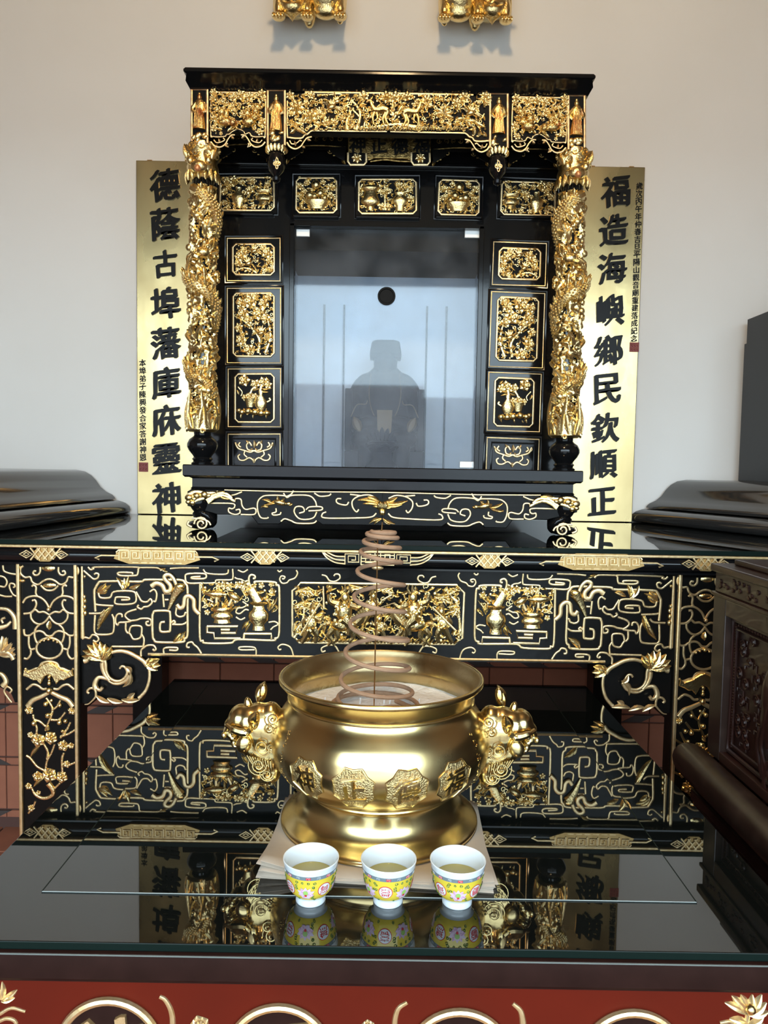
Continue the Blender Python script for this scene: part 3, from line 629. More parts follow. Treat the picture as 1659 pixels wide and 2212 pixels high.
def fret_plaque(cx, cy, w, hgt):
    n = node('fret_plaque', altar); c = W(cx, cy, YF); kx = YF/F
    def q(x, z): return Vector((c.x+x*kx, YF-0.0042+0.00001*z*z, c.z+z*kx))
    H = hgt/2; w2 = w/2
    out = [(-w2*0.70, -H*0.35), (-w2*0.45, -H*0.9), (w2*0.45, -H*0.9), (w2*0.70, -H*0.35), (w2*0.66, H*0.3), (w2*0.38, H), (-w2*0.38, H), (-w2*0.66, H*0.3)]
    MB().plate([(q(*p).x, q(*p).z) for p in out], YF-0.0030, YF+0.01).build('plaque_ground', 'ground', n, smooth=False)
    for sx in (-1, 1):
        MB().tube([q(sx*w2*0.62, 0), q(sx*w2*0.9, 0), q(sx*w2, -H*0.3), q(sx*w2*0.93, -H*0.45)], 0.0024, 5).build('arm', 'line', n)
        MB().tube([q(sx*w2*0.4, H*0.75), q(sx*w2*0.62, H*0.62), q(sx*w2*0.66, H*0.35)], 0.002, 5).build('arm', 'line', n)
    x = -w2*0.62; wd = w2*1.24/7
    for i in range(7): key(q, x+i*wd+1.5, -H*0.55+2, x+(i+1)*wd-1.5, H*0.55, n)
    for z in (-H*0.75, H*0.75):
        for i in range(6): MB().tube([q(-w2*0.4+i*w2*0.14, z), q(-w2*0.4+i*w2*0.14+w2*0.10, z)], 0.0016, 5).build('key_line', 'line', n, smooth=False)
fret_plaque(340, 1201, 268, 40); fret_plaque(1298, 1214, 268, 40)
n = node('winged_plaque', altar); c = W(816, 1207, YF); kx = YF/F
def q(x, z): return Vector((c.x+x*kx, YF-0.004+0.00001*z*z, c.z+z*kx))
MB().plate([(q(*p).x, q(*p).z) for p in [(-72, -13), (72, -13), (72, 9), (40, 9), (38, 17), (-38, 17), (-40, 9), (-72, 9)]], YF-0.003, YF+0.01).build('plaque_ground', 'blackm', n, smooth=False)
for sx in (-1, 1):
    for i in range(3): MB().tube(crom([q(sx*(70), -12+i*8), q(sx*92, -9+i*7), q(sx*110, 1+i*6), q(sx*(121-3*i), 14-i*0.5)], 4), 0.0022, 5).build('wing_feather', 'line', n)
    key(q, sx*56-15, -12, sx*56+15, 10, n, r=0.0019)
for i in range(5): MB().tube([q(-36, -13+i*7), q(36, -13+i*7)], 0.0019, 5).build('key_line', 'line', n, smooth=False)
key(q, -36, -14, -6, 16, n); key(q, 6, -14, 36, 16, n)
MB().ell(q(0, -20), (0.014, 0.004, 0.005)).build('drop', 'line', n)
# ================================================================ front offering table
TZ = 0.78
table = thing('offering_table', 'red and black lacquer offering table with glass top in the foreground', 'table')
bL = WZ(376, 1467, TZ); bR = WZ(1264, 1480, TZ); fM = WZ(829, 2046, TZ)
XT = (bL.x+bR.x)/2; TH = (bR.x-bL.x)/2; YB = (bL.y+bR.y)/2; YT = fM.y
print('table', XT, TH, YB, YT, 'altar', XA, ALT_Z)
rim_faces(bev(quadbox('glass_top', (XT-TH, YT, TZ-0.010), (XT+TH, YB, TZ), 'topglass', table), 0.0012))
z1 = TZ-0.010
prof = [(YT-0.004, z1-0.0005), (YT-0.006, z1-0.004), (YT-0.006, z1-0.030), (YT-0.003, z1-0.034), (YT+0.004, z1-0.036), (YT+0.004, z1-0.040), (YT+0.1, z1-0.040), (YT+0.1, z1-0.0005)]
MB().extr(prof, XT-TH-0.006, XT+TH+0.006).build('front_edge', 'edge', table, ang=35)
quadbox('top_board', (XT-TH-0.006, YT+0.1, z1-0.040), (XT+TH+0.006, YB+0.006, z1-0.0005), 'black', table)
MB().tube([(XT-TH-0.005, YT-0.0055, z1-0.0015), (XT+TH+0.005, YT-0.0055, z1-0.0015)], 0.0009, 5).build('edge_glint', 'edgeglint', table)  # pale tube painted as the highlight along the table front
YR = YT+0.012
quadbox('red_front', (XT-TH+0.01, YR, 0.30), (XT+TH-0.01, YR+0.02, z1-0.040), 'red', table)
for sx in (-1, 1):
    for yy in (YT+0.05, YB-0.07): quadbox('leg', (XT+sx*(TH-0.05)-0.03, yy-0.03, 0.008), (XT+sx*(TH-0.05)+0.03, yy+0.03, z1-0.04), 'edge', table)
quadbox('side_board', (XT-TH+0.012, YT+0.06, 0.45), (XT-TH+0.03, YB-0.05, z1-0.04), 'blackm', table); quadbox('side_board', (XT+TH-0.03, YT+0.06, 0.45), (XT+TH-0.012, YB-0.05, z1-0.04), 'blackm', table)
def medal(px, ch, zt):
    n = node('medallion', table); k_ = YR/F; r_ = 112*k_
    top = W(px, zt, YR); c = Vector((top.x, YR, top.z-r_))
    MB().lathe((0, 0, 0), [(r_, 0), (r_, 0.004)], 40).build('roundel', 'edge', n).matrix_local = Matrix.Translation(c) @ Matrix.Rotation(radians(90), 4, 'X')
    MB().tube([(c.x+r_*cos(a*pi/24), YR-0.003, c.z+r_*sin(a*pi/24)) for a in range(48)], 0.0050, 8, True).build('ring', 'line', n)
    char('character', ch, n, 'line', (c.x, YR-0.003, c.z-0.004), r_*1.55, 0.035, 0.07)
for px, ch, zt in ((238, '神', 2158), (604, '正', 2172), (994, '德', 2182), (1368, '福', 2184)): medal(px, ch, zt)
RT = Rel(node('leaf_spray', table), YR, 0, 1950, 2.0, 'line')
RT.L("690,405 715,420 740,470 745,540 720,620", [8, 14], 'tendril'); RT.L("1760,430 1720,460 1705,530 1720,620", [8, 14], 'tendril'); RT.L("2215,435 2250,470 2262,540", [8, 14], 'tendril')
RT.L("0,480 50,455 110,470", [8, 6], 'tendril'); RT.L("-20,520 30,500 70,520 60,600", 8, 'tendril'); RT.FAN((10, 420), "75,375 65,410 10,340 40,400 -30,360", 28)
RT.F(865, 525, 45, 5); RT.F(1590, 530, 30, 5)
RT.FAN((3230, 480), "3130,430 3160,400 3200,395 3250,395 3290,395 3310,430 3320,470", 45); RT.E(3232, 445, 24, 24, 0.006, name='flower_heart', m='gold'); RT.L("3110,520 3160,515 3190,560", 8, 'tendril'); RT.L("3230,480 3225,560 3240,640", 10, 'stem'); RT.FAN((3230, 520), "3150,500 3300,490 3310,530 3160,540", 40)
# loose sheet of clear glass lying on the table top
gl = WZ(92, 1926, TZ); gr = WZ(1505, 1952, TZ); gb = WZ(372, 1560, TZ)
gx0, gx1 = gl.x, gr.x; gy0 = (gl.y+gr.y)/2; gy1 = min(gb.y+0.3, YB-0.06)
so = thing('glass_sheet', 'thin sheet of dark reflective glass lying on the front table under the censer', 'glass sheet')
quadbox('pane', (gx0, gy0, TZ+0.0002), (gx1, gy1, TZ+0.0015), 'topglass', so)
MB().tube([(gx0, gy0, TZ+0.0010), (gx1, gy0, TZ+0.0010)], 0.0008, 6).build('edge_light_shade', 'edgeglint', so)  # front edge of the sheet, the light it catches painted as a pale tube
for xx in (gx0, gx1): MB().tube([(xx, gy0, TZ+0.0010), (xx, gy1, TZ+0.0010)], 0.0011, 6).build('edge_light_shade', 'glassrim', so)  # side edges, the shadow gap beneath them painted as dark tubes
SZ = TZ+0.0015
# ================================================================ the black and gold shrine
YS = 2.06; YP = 2.25; YG = 2.263
XS = (W(400, 1020, YS).x + W(1257, 1020, YS).x + W(413, 250, YS).x + W(1264, 266, YS).x)/4
shrine = thing('shrine', 'black lacquer shrine cabinet with gold carved frieze, dragon pillars and glass door', 'shrine')
zc = lambda y, Y=YS: W(835, y, Y).z
def hb(name, half0, half1, y0, y1, z0, z1, m='black', par=None, both=True, bw=0.0015):
    out = []
    for sx in ((-1, 1) if both else (1,)):
        a, b = XS+sx*half0, XS+sx*half1
        o = quadbox(name, (min(a, b), y0, z0), (max(a, b), y1, z1), m, par or shrine)
        if bw: bev(o, bw)
        out.append(o)
    return out
HW = XS - W(413, 250, YS).x                    # frieze half width
BWd = XS - W(400, 1020, YS).x                  # base slab half width
# cornice
zt = zc(170); zb_ = zc(198); YCF = YS-0.045; HC = XS-W(396, 178, YCF).x
prof = []
def ring(hw, yf, z): return [(XS-hw, yf, z), (XS+hw, yf, z), (XS+hw, 2.60, z), (XS-hw, 2.60, z)]
def stack(name, levels, m):
    vs = []; fs = []
    for hw, yf, z in levels: vs += ring(hw, yf, z)
    n = len(levels); fs.append((3, 2, 1, 0)); fs.append(tuple(4*(n-1)+i for i in range(4)))
    for i in range(n-1):
        for k in range(4): fs.append((4*i+k, 4*i+(k+1) % 4, 4*i+4+(k+1) % 4, 4*i+4+k))
    return MB().add(vs, fs).build(name, m, shrine, ang=30)
hC = zt-zb_
stack('cornice', [(HW+0.002, YS-0.002, zb_-0.004), (HW+0.004, YS-0.006, zb_), (HW+0.010, YS-0.02, zb_+hC*0.30), (HC-0.006, YCF+0.006, zb_+hC*0.55), (HC, YCF, zb_+hC*0.66), (HC, YCF, zt-0.006), (HC-0.004, YCF+0.004, zt)], 'black')
quadbox('frieze_body', (XS-HW+0.002, YS+0.006, zc(288)), (XS+HW-0.002, YS+0.03, zb_-0.003), 'blackf', shrine)
for sx in (-1, 1): quadbox('frieze_return', (XS+sx*(HW-0.011)-0.009, YS+0.03, zc(318)), (XS+sx*(HW-0.011)+0.009, 2.58, zb_-0.003), 'blackm', shrine)
quadbox('frieze_roof', (XS-HW+0.002, YS+0.03, zb_-0.02), (XS+HW-0.002, 2.58, zb_-0.003), 'blackm', shrine)
# base
stack('base_slab', [(BWd-0.005, YS-0.022, zc(1037)), (BWd, YS-0.027, zc(1033)), (BWd, YS-0.027, zc(1012)), (BWd-0.002, YS-0.025, zc(1010))], 'black')
BW2 = XS - W(416, 1046, YS).x
stack('base_tier', [(BW2+0.004, YS-0.008, zc(1062)), (BW2, YS-0.004, zc(1058)), (BW2, YS-0.004, zc(1040)), (BW2+0.008, YS-0.012, zc(1036.5))], 'black')
stack('base_core', [(BW2-0.03, YS+0.03, zc(1118)), (BW2-0.03, YS+0.03, zc(1060))], 'blackm')
sk = node('skirt', shrine)
for mir in (None, XS):
    R = Rel(sk, YS, 390, 1030, 3.687, 'line', mir)
    R.PL("60,115 100,95 1612,115 1612,385 1130,380 1090,350 1050,378 900,375 830,345 790,375 620,375 570,310 380,300 300,300 60,230", 0.016, 'skirt_board', 'blackm', 0.002, d=-0.008)
    # cabriole foot
    mb = MB(); c = [R.P(x, y, d) for x, y, d in ((165, 130, -0.02), (150, 200, 0.0), (190, 280, -0.02), (185, 330, -0.012), (165, 370, 0.0))]
    mb.tube(crom(c, 5), [a*R.k for a in (95, 100, 105, 100, 92, 84, 78, 76, 76, 78, 80, 84, 90, 96, 100, 104, 104, 98, 80, 60, 40)], 14, flat=0.85)
    mb.build('foot', 'black', shrine)
    mb = MB(); fp = R.P(165, 378, 0.0); mb.ell((fp.x, fp.y, ALT_Z+40*R.k), (105*R.k, 95*R.k, 40*R.k), u=14, w=8); mb.build('foot_pad', 'black', shrine)
    R2_ = Rel(sk, YS-0.03, 390, 1030, 3.687, 'line', mir); R2_.SP(165, 375, 58, 1.5, pi, 1, 8); R2_.L("70,350 55,380 90,400", 9); R2_.L("90,330 160,335 220,355 240,385", 7)
    R3 = Rel(sk, YS-0.022, 390, 1030, 3.687, 'gold', mir)
    R3.ml(["220,205 270,165 330,150 380,165 430,195", "210,190 280,140 360,135 410,170", "60,150 120,120 220,130 300,120", "90,220 120,190 190,170", "60,200 90,160 160,150"], [16, 10], name='mane')
    for x, y, r in ((70, 165, 38), (95, 205, 30), (130, 150, 36), (190, 140, 36), (60, 200, 22), (110, 175, 26), (225, 150, 26)): R3.E(x, y, r, r*0.8, 0.0, name='mask_boss')
    R3.LF("300,140 400,175 240,120 350,115", 34, 'flame')
    R4 = Rel(sk, YS-0.009, 390, 1030, 3.687, 'line', mir)
    R4.ml(["220,210 410,213 430,240 410,255 385,250 385,280 430,300 470,290 470,260 440,265", "430,200 440,175 480,180 490,230 520,260 580,250 600,265 585,300 480,300", "400,150 440,140 490,120",
           "700,320 690,330 640,325 615,270 615,200 650,160 700,148 820,150 850,165 890,148 1020,150 1070,190 1085,240", "1085,280 1060,325 1000,340 940,330 905,280 920,240 970,240 985,275 945,290",
           "1000,262 1030,240 1120,240 1120,265 1020,272", "800,355 830,335 880,350 930,370 1050,370 1085,350", "1340,200 1320,225 1260,215 1240,195 1250,175 1280,175", "1065,130 1110,155 1180,150 1200,135",
           "1560,290 1520,320 1400,328 1150,328 1130,295 1160,280", "1420,260 1400,280 1370,240 1370,190 1420,155 1500,145 1560,170", "760,250 760,280 730,290 740,305 790,300 800,280", "820,130 840,155 880,140 900,110", "1350,140 1430,150"], 6.5)
    R4.L("350,105 840,118 1612,124", 5, 'edge_line', smooth=False)
    R5 = Rel(sk, YS-0.012, 390, 1030, 3.687, 'gold', mir)
    R5.LF("740,215 650,180 760,210 640,245 860,225 890,215 700,240 640,235", 26, 'wing'); R5.E(790, 205, 60, 22, name='phoenix_body', rot=0.2); R5.E(860, 215, 26, 14, name='phoenix_head'); R5.LF("770,200 770,155 800,195 830,170", 26, 'wing')
    R5.LF("1590,210 1410,185 1590,225 1450,215 1590,200 1490,160 1590,240 1530,235", 34, 'bat_wing'); R5.LF("1600,330 1500,372 1600,335 1540,380", 26, 'leaf'); R5.E(1590, 230, 28, 40, 0.004, name='bat_face'); R5.E(1600, 280, 20, 26, 0.004, name='bat_muzzle')
# dragon pillars
PY_ = YS+0.035
def pillar(mir):
    p = node('dragon_pillar', shrine); rnd = random.Random(11)
    def PX(px, py, Y=PY_):
        v = W(px, py, Y); return v
    xa = (W(436, 330, PY_).x + W(440, 930, PY_).x)/2
    if mir is not None: xa = 2*mir-xa
    sg = 1 if mir is None else -1
    c = lambda ang, r, z: Vector((xa + sg*r*sin(ang), PY_ - r*cos(ang), z))
    zt_, z0 = zc(322, PY_), zc(940, PY_)
    MB().lathe((xa, PY_, z0), [(0.029, 0), (0.029, zt_-z0)], 20).build('core', 'black', p)
    vs = []; fs = []; Hh = []; NA, NZ = 84, 250; zlo = z0+0.02; zhi = zc(412, PY_)
    for j in range(NZ+1):
        z = zlo+(zhi-zlo)*j/NZ
        for i in range(NA):
            a = 2*pi*i/NA; v = Vector((sin(a)*1.5, cos(a)*1.5, z*30)); w_ = Vector((sin(a)*2.6+7, cos(a)*2.6, z*58))
            h_ = max(0.55-abs(_nz.noise(v))*2.2, _nz.noise(w_)*0.9, 0.35-abs(_nz.noise(w_*1.7))*2.2)
            Hh.append(h_); vs.append(c(a, 0.0305+0.016*max(0, h_-0.12)**0.7+0.0015*_nz.noise(w_*3), z))
    for j in range(NZ):
        for i in range(NA):
            q_ = (j*NA+i, j*NA+(i+1) % NA, (j+1)*NA+(i+1) % NA, (j+1)*NA+i)
            if sum(1 for k in q_ if Hh[k] > 0.12) >= 2: fs.append(q_)
    MB().add(vs, fs).build('cloud_relief', 'gold', p, ang=70)
    # dragon body in long coils
    N = 120; P = []; Rr = []
    zA, zB = z0+0.06, zc(420, PY_)
    for i in range(N):
        t = i/(N-1); a = -0.6+t*2*pi*2.4; P.append(c(a, 0.033+0.003*sin(t*19), zB+(zA-zB)*t + 0.020*sin(a*1.0+0.5)))
        Rr.append(0.0175*(0.55+0.55*sin(pi*min(1, t*0.85+0.15))))
    MB().tube(P, Rr, 8).build('dragon_body', 'gold', p)
    mb = MB()
    for i in range(4, N-4):
        q = P[i]; dx = (q.x-xa); dy = q.y-PY_; out = Vector((dx, dy, 0)).normalized(); tn = (P[i+1]-P[i-1]).normalized(); bn = out.cross(tn)
        for k in range(-2, 3):
            a = k*0.55+(0.27 if i % 2 else 0); pos = q + (out*cos(a)+bn*sin(a))*Rr[i]*0.98
            mb.ell(pos, (0.0036, 0.0036, 0.003), 0, 6, 4)
    mb.build('dragon_scales', 'gold', p)['kind'] = 'stuff'
    mb = MB()
    for i in range(6, N-6, 3):
        q = P[i]; out = Vector((q.x-xa, q.y-PY_, 0)).normalized(); mb.leaf(q+out*Rr[i]*0.8+Vector((0, 0, 0.004)), q+out*(Rr[i]+0.004)+Vector((0, 0, 0.024)), 0.010, 0.005)
    mb.build('dorsal_fins', 'gold', p)
    # clouds, flames, waves
    def patch(za, zb, n, a0=-1.7, a1=1.7):
        for i in range(n):
            a = rnd.uniform(a0, a1); z = za+(zb-za)*(i+rnd.random())/n; kind = rnd.random()
            m_ = MB()
            if kind < 0.45:
                L = rnd.uniform(0.018, 0.04); da = rnd.uniform(-0.7, 0.7); m_.tube(crom([c(a, 0.033, z), c(a+da*0.5, 0.043, z+L*0.5), c(a+da, 0.040, z+L*0.8), c(a+da*0.7, 0.041, z+L)], 4), [0.0065, 0.003], 6); nm = 'flame'
            elif kind < 0.8:
                r = rnd.uniform(0.007, 0.013); m_.tube([c(a+(r*(1-0.06*k)*cos(k*0.75))/0.04, 0.040+0.0004*k, z+r*(1-0.06*k)*sin(k*0.75)) for k in range(13)], 0.0032, 5); nm = 'cloud_scroll'
            else:
                m_.ell(c(a, 0.036, z), (rnd.uniform(0.006, 0.012), 0.008, rnd.uniform(0.006, 0.012))); nm = 'cloud_boss'
            m_.build(nm, 'gold', p)
    patch(zA+0.02, zB-0.02, 52); patch(z0, zA+0.02, 20)
    # wave collar at the foot
    mb = MB(); mb.lathe((xa, PY_, z0), [(0.036, 0), (0.043, 0.006), (0.044, 0.03), (0.039, 0.05), (0.032, 0.055)], 20)
    mb.build('wave_collar', 'gold', p)
    for i in range(9):
        a = -1.8+3.6*i/8; MB().leaf(c(a, 0.043, z0+0.008), c(a+0.3*(-1)**i, 0.044, z0+0.055+0.03*(i % 3)), 0.016, 0.007).build('wave_crest', 'gold', p)
    # dragon head at mid height, looking out
    zh = zc(562, PY_); mb = MB()
    mb.ell(c(0.25, 0.045, zh), (0.020, 0.018, 0.015)); mb.ell(c(-0.15, 0.052, zh-0.012), (0.014, 0.014, 0.010), -0.4); mb.ell(c(-0.3, 0.050, zh-0.026), (0.011, 0.010, 0.006), -0.4)
    for a, dz in ((0.05, 0.012), (0.45, 0.012)): mb.ell(c(a, 0.060, zh+dz), (0.006, 0.006, 0.006))
    mb.build('dragon_head', 'gold', p)
    for a1, a2, dz in ((0.5, 1.0, 0.045), (0.7, 1.3, 0.02), (-0.2, -0.9, -0.03), (-0.1, -0.8, -0.055)): MB().tube(crom([c(a1, 0.05, zh), c((a1+a2)/2, 0.057, zh+dz*0.4), c(a2, 0.046, zh+dz)], 5), [0.0045, 0.0015], 6).build('horn', 'gold', p)
    # beast capital over a dark band
    zcp = zc(398, PY_); hh = zt_-zcp
    mb = MB().lathe((xa, PY_, zcp), [(0.034, 0.0), (0.040, hh*0.1), (0.043, hh*0.35), (0.038, hh*0.5), (0.044, hh*0.7), (0.040, hh)], 18); mb.build('capital', 'gold', p)
    mb = MB(); mb.ell(c(0, 0.048, zcp+hh*0.22), (0.024, 0.014, 0.017)); mb.build('beast_snout', 'gold', p)
    for a in (-0.55, 0.55):
        MB().ell(c(a, 0.046, zcp+hh*0.42), (0.011, 0.011, 0.011)).build('beast_eye', 'gold', p); MB().leaf(c(a*1.5, 0.042, zcp+hh*0.5), c(a*2.0, 0.05, zcp+hh*0.95), 0.022, 0.009).build('beast_ear', 'gold', p)
    MB().ell(c(0, 0.060, zcp+0.012), (0.009, 0.009, 0.009)).build('pearl', 'pearl', p)
    for i in range(10):
        a = -1.5+i*0.33; r = 0.010
        MB().tube([c(a+(r*(1-0.07*k)*cos(k*0.8))/0.045, 0.045, zcp+hh*(0.62+0.22*(i % 2))+r*(1-0.07*k)*sin(k*0.8)) for k in range(12)], 0.0036, 5).build('curl', 'gold', p)
    for i in range(9):
        a = -1.6+i*0.4; MB().leaf(c(a, 0.040, zcp+0.022), c(a, 0.044, zcp-0.010), 0.016, 0.007).build('fringe_leaf', 'gold', p)
    # turned black base
    zk = z0-zc(1011, PY_); zz = zc(1011, PY_)
    MB().lathe((xa, PY_, zz), [(0.030, 0), (0.031, zk*0.06), (0.025, zk*0.10), (0.026, zk*0.15), (0.029, zk*0.18), (0.024, zk*0.24), (0.027, zk*0.30), (0.036, zk*0.42), (0.042, zk*0.55), (0.042, zk*0.65), (0.036, zk*0.78), (0.026, zk*0.86), (0.023, zk*0.90), (0.024, zk*1.0)], 28).build('turned_base', 'black', p)
pillar(None); pillar(XS)
# carcass around the niche
pw = XS - W(470, 700, YP).x; dh0 = XS - W(628, 700, YP).x; zdt = zc(492, YP); zpb = zc(1014, YP); zpt = zc(320, YP)
hb('side_stile', dh0, pw+0.05, YP, YP+0.02, zpb, zpt, 'black')
quadbox('lintel_board', (XS-dh0, YP, zdt), (XS+dh0, YP+0.02, zpt), 'black', shrine)
hb('side_wall', pw+0.02, pw+0.05, YP+0.02, 2.60, zpb, zpt, 'blackm', bw=0)
quadbox('roof_board', (XS-pw-0.05, YP+0.02, zpt-0.02), (XS+pw+0.05, 2.60, zpt), 'blackm', shrine)
quadbox('niche_back', (XS-dh0-0.06, 2.585, zpb), (XS+dh0+0.06, 2.60, zpt-0.02), 'niche', shrine)
hb('niche_side', dh0+0.02, dh0+0.035, YP+0.03, 2.585, zpb, zpt-0.02, 'niche', bw=0)
for px in (699, 742, 920, 962):
    x = W(px, 800, 2.58).x; quadbox('groove_batten', (x-0.003, 2.578, zpb), (x+0.003, 2.586, zc(660, 2.58)), 'slate', shrine)
for i, px in enumerate((720, 940)):
    xx = W(px, 800, 2.58).x; quadbox('niche_panel', (xx-0.028, 2.580, zpb+0.02), (xx+0.028, 2.586, zc(664, 2.58)), 'niche', shrine)
zni = zc(598, 2.58); quadbox('niche_shade_top', (XS-dh0-0.02, YG+0.012, zni), (XS+dh0+0.02, 2.585, zni+0.012), 'blackf', shrine); quadbox('niche_shade_front', (XS-dh0-0.02, YG+0.012, zni+0.012), (XS+dh0+0.02, YG+0.022, zpt-0.02), 'blackf', shrine)  # boards added inside the niche to darken the upper band of the pane
# door frame, pane and clips
dfw = XS - W(636, 700, YG).x
hb('door_stile', dfw-0.001, dh0+0.004, YP-0.012, YG+0.008, zpb, zdt+0.006, 'black')
quadbox('door_head', (XS-dh0-0.004, YP-0.012, zc(496, YG)), (XS+dh0+0.004, YG+0.008, zdt+0.010), 'black', shrine)
quadbox('pane', (XS-dfw, YG, zpb), (XS+dfw, YG+0.005, zc(496, YG)), 'glass', shrine)
for (x0, y0, x1, y1) in ((640, 495, 669, 511), (1004, 496, 1035, 514), (993, 997, 1023, 1011)):
    a, b = W(x0, y0, YG-0.006), W(x1, y1, YG-0.006); bev(quadbox('clip', (a.x, YG-0.007, b.z), (b.x, YG, a.z), 'clip', shrine), 0.001)
kp = W(835, 640, YG); kr = 19*YG/F
MB().lathe((0, 0, 0), [(kr, 0.0), (kr, 0.004), (kr*0.8, 0.004), (kr*0.75, 0.0015)], 32).build('finger_pull', 'blackf', shrine).matrix_local = Matrix.Translation((kp.x, YG, kp.z)) @ Matrix.Rotation(radians(90), 4, 'X')
# framed carved panels
def frame_pts(x0, y0, x1, y1, c): return [(x0+c, y0), (x1-c, y0), (x1, y0+c), (x1, y1-c), (x1-c, y1), (x0+c, y1), (x0, y1-c), (x0, y0+c)]
def panel(rect, outer=None, mir=None, name='carved_panel', mould=True):
    n = node(name, shrine); R = Rel(n, YP, 0, 0, 1.0, 'line', mir)
    R.PL(frame_pts(*rect, 7), 0.0012, 'field', 'blackf')
    R.L(frame_pts(*rect, 7), 2.0, 'frame', smooth=False, closed=True, d=0.002)
    x0, y0, x1, y1 = outer or (rect[0]-8, rect[1]-9, rect[2]+8, rect[3]+9)
    if outer:
        R.L([(x0, y0), (x1, y0), (x1, y1), (x0, y1)], 1.5, 'gold_line', smooth=False, closed=True, d=0.001)
        x0 -= 5; y0 -= 5; x1 += 5; y1 += 5
    R.L([(x0, y0), (x1, y0), (x1, y1), (x0, y1)], 3.2, 'moulding', smooth=False, closed=True, m='black', d=-0.001)
    return n
def clutter(R, x0, y0, x1, y1, n, sz, rnd=random, m='gold'):
    """small leaves and petals between the main figures of a carving"""
    for i in range(n):
        x = rnd.uniform(x0, x1); y = rnd.uniform(y0, y1); a = rnd.random()*6.28; s_ = sz*rnd.uniform(0.7, 1.2)
        R.LF([(x, y), (x+s_*cos(a), y+s_*sin(a))], s_*0.55, 'leaf', m)
def bird(R, x, y, s, f, name='bird'):
    mb = MB(); q = lambda a, b, d=0.005: R.P(x+a*s*f, y+b*s, d)
    mb.ell(q(0, 0), (40*s*R.k, 22*s*R.k, 22*s*R.k), 0.3); mb.tube(crom([q(30, -10), q(55, -35), q(75, -40)], 4), [15*s*R.k, 8*s*R.k], 6); mb.tube([q(75, -40), q(95, -36)], [6*s*R.k, 1*s*R.k], 5)
    for t in ((-20, -80), (10, -75), (-50, -60), (30, -65)): mb.leaf(q(-5, -8), q(*t), 26*s*R.k, 9*s*R.k)
    for t in ((-95, 20), (-90, 40), (-80, 5)): mb.leaf(q(-30, 5), q(*t), 20*s*R.k, 8*s*R.k)
    return mb.build(name, 'gold', R.par)
for mir in (None, XS):
    # top row, outer
    n = panel((476, 384, 592, 455), None, mir); R = Rel(n, YP, 470, 370, 6.144, 'gold', mir, 0.002)
    lace(R, (45, 85, 735, 510), 168, 0.011, 1); R.V(280, [(40, 220), (32, 260), (88, 320), (90, 380), (42, 440), (55, 482)], 'vase'); R.V(620, [(105, 262), (92, 290), (60, 302), (112, 345), (102, 385), (62, 402), (75, 450)], 'tripod_pot')
    for x in (560, 620, 680): R.L([(x, 440), (x+(x-620)*0.3, 495)], 12, 'foot', smooth=False)
    for x, y, r in ((210, 130, 78), (120, 135, 52), (330, 150, 46), (95, 270, 52), (430, 250, 62), (90, 420, 42), (460, 135, 50), (480, 470, 40), (370, 470, 36), (140, 480, 36), (150, 210, 40), (660, 180, 46)): R.F(x, y, r)
    R.LF("600,260 490,200 620,250 640,110 660,250 690,110 580,250 540,160 350,330 400,230 200,320 140,330 560,150 600,180", 34); R.L([(405, 390), (460, 380), (480, 420), (425, 435)], 10, 'ingot', smooth=False, closed=True)
    # top row, fruit basket
    n = panel((640, 385, 727, 460), None, mir); R = Rel(n, YP, 470, 370, 6.144, 'gold', mir, 0.002)
    lace(R, (1055, 95, 1570, 525), 129, 0.011, 2); R.V(1320, [(158, 398), (150, 430), (112, 470), (95, 505)], 'basket')
    for x in (1230, 1400): R.L([(x, 480), (x+(x-1315)*0.2, 520)], 12, 'foot', smooth=False)
    for x, y, r in ((1225, 330, 62), (1310, 195, 66), (1365, 305, 58), (1290, 340, 48), (1425, 365, 46)): R.E(x, y, r, r*0.95, 0.004, name='fruit')
    for x, y, r in ((1090, 200, 52), (1190, 150, 46), (1100, 330, 44), (1505, 210, 56), (1500, 320, 48), (1400, 150, 42), (1160, 270, 36)): R.F(x, y, r)
    R.LF("1150,380 1090,500 1140,400 1130,510 1500,360 1500,500 1480,380 1530,480 1310,150 1310,100 1270,260 1180,230 1400,270 1460,230", 40)
    # side columns
    n = panel((503, 528, 592, 594), (491, 515, 605, 607), mir); R = Rel(n, YP, 280, 330, 4.608, 'gold', mir, 0.002)
    lace(R, (1050, 915, 1428, 1208), 134, 0.011, 4); bird(R, 1245, 985, 0.9, -1); bird(R, 1185, 1110, 0.9, 1)
    for x, y, r in ((1105, 1030, 58), (1370, 1000, 56), (1085, 1095, 40), (1140, 970, 40), (1330, 950, 36), (1390, 1070, 36)): R.F(x, y, r)
    R.LF("1380,1195 1420,1075 1370,1195 1340,1090 1360,1195 1300,1130 1390,1195 1430,1130 1090,1190 1060,1140 1270,1195 1200,1090", 26); R.L("1060,1180 1120,1150 1200,1160 1270,1200", 9, 'branch'); clutter(R, 1070, 940, 1410, 1180, 14, 45)
    n = panel((504, 634, 592, 770), (491, 623, 606, 784), mir); R = Rel(n, YP, 280, 330, 4.608, 'gold', mir, 0.002)
    lace(R, (1052, 1408, 1428, 2010), 268, 0.011, 6); R.L("1280,1995 1290,1850 1190,1720 1080,1640", [16, 6], 'branch'); R.L("1350,1990 1400,1850 1385,1700 1340,1560", [14, 5], 'branch'); R.L("1070,1700 1130,1800 1150,1900 1200,1990", [6, 12], 'branch')
    for x, y, r in ((1200, 1480, 72), (1110, 1500, 56), (1335, 1500, 56), (1295, 1600, 72), (1130, 1600, 60), (1355, 1655, 52), (1185, 1665, 48), (1110, 1860, 58), (1190, 1960, 60), (1090, 1745, 46), (1380, 1440, 38), (1250, 1430, 40)): R.F(x, y, r)
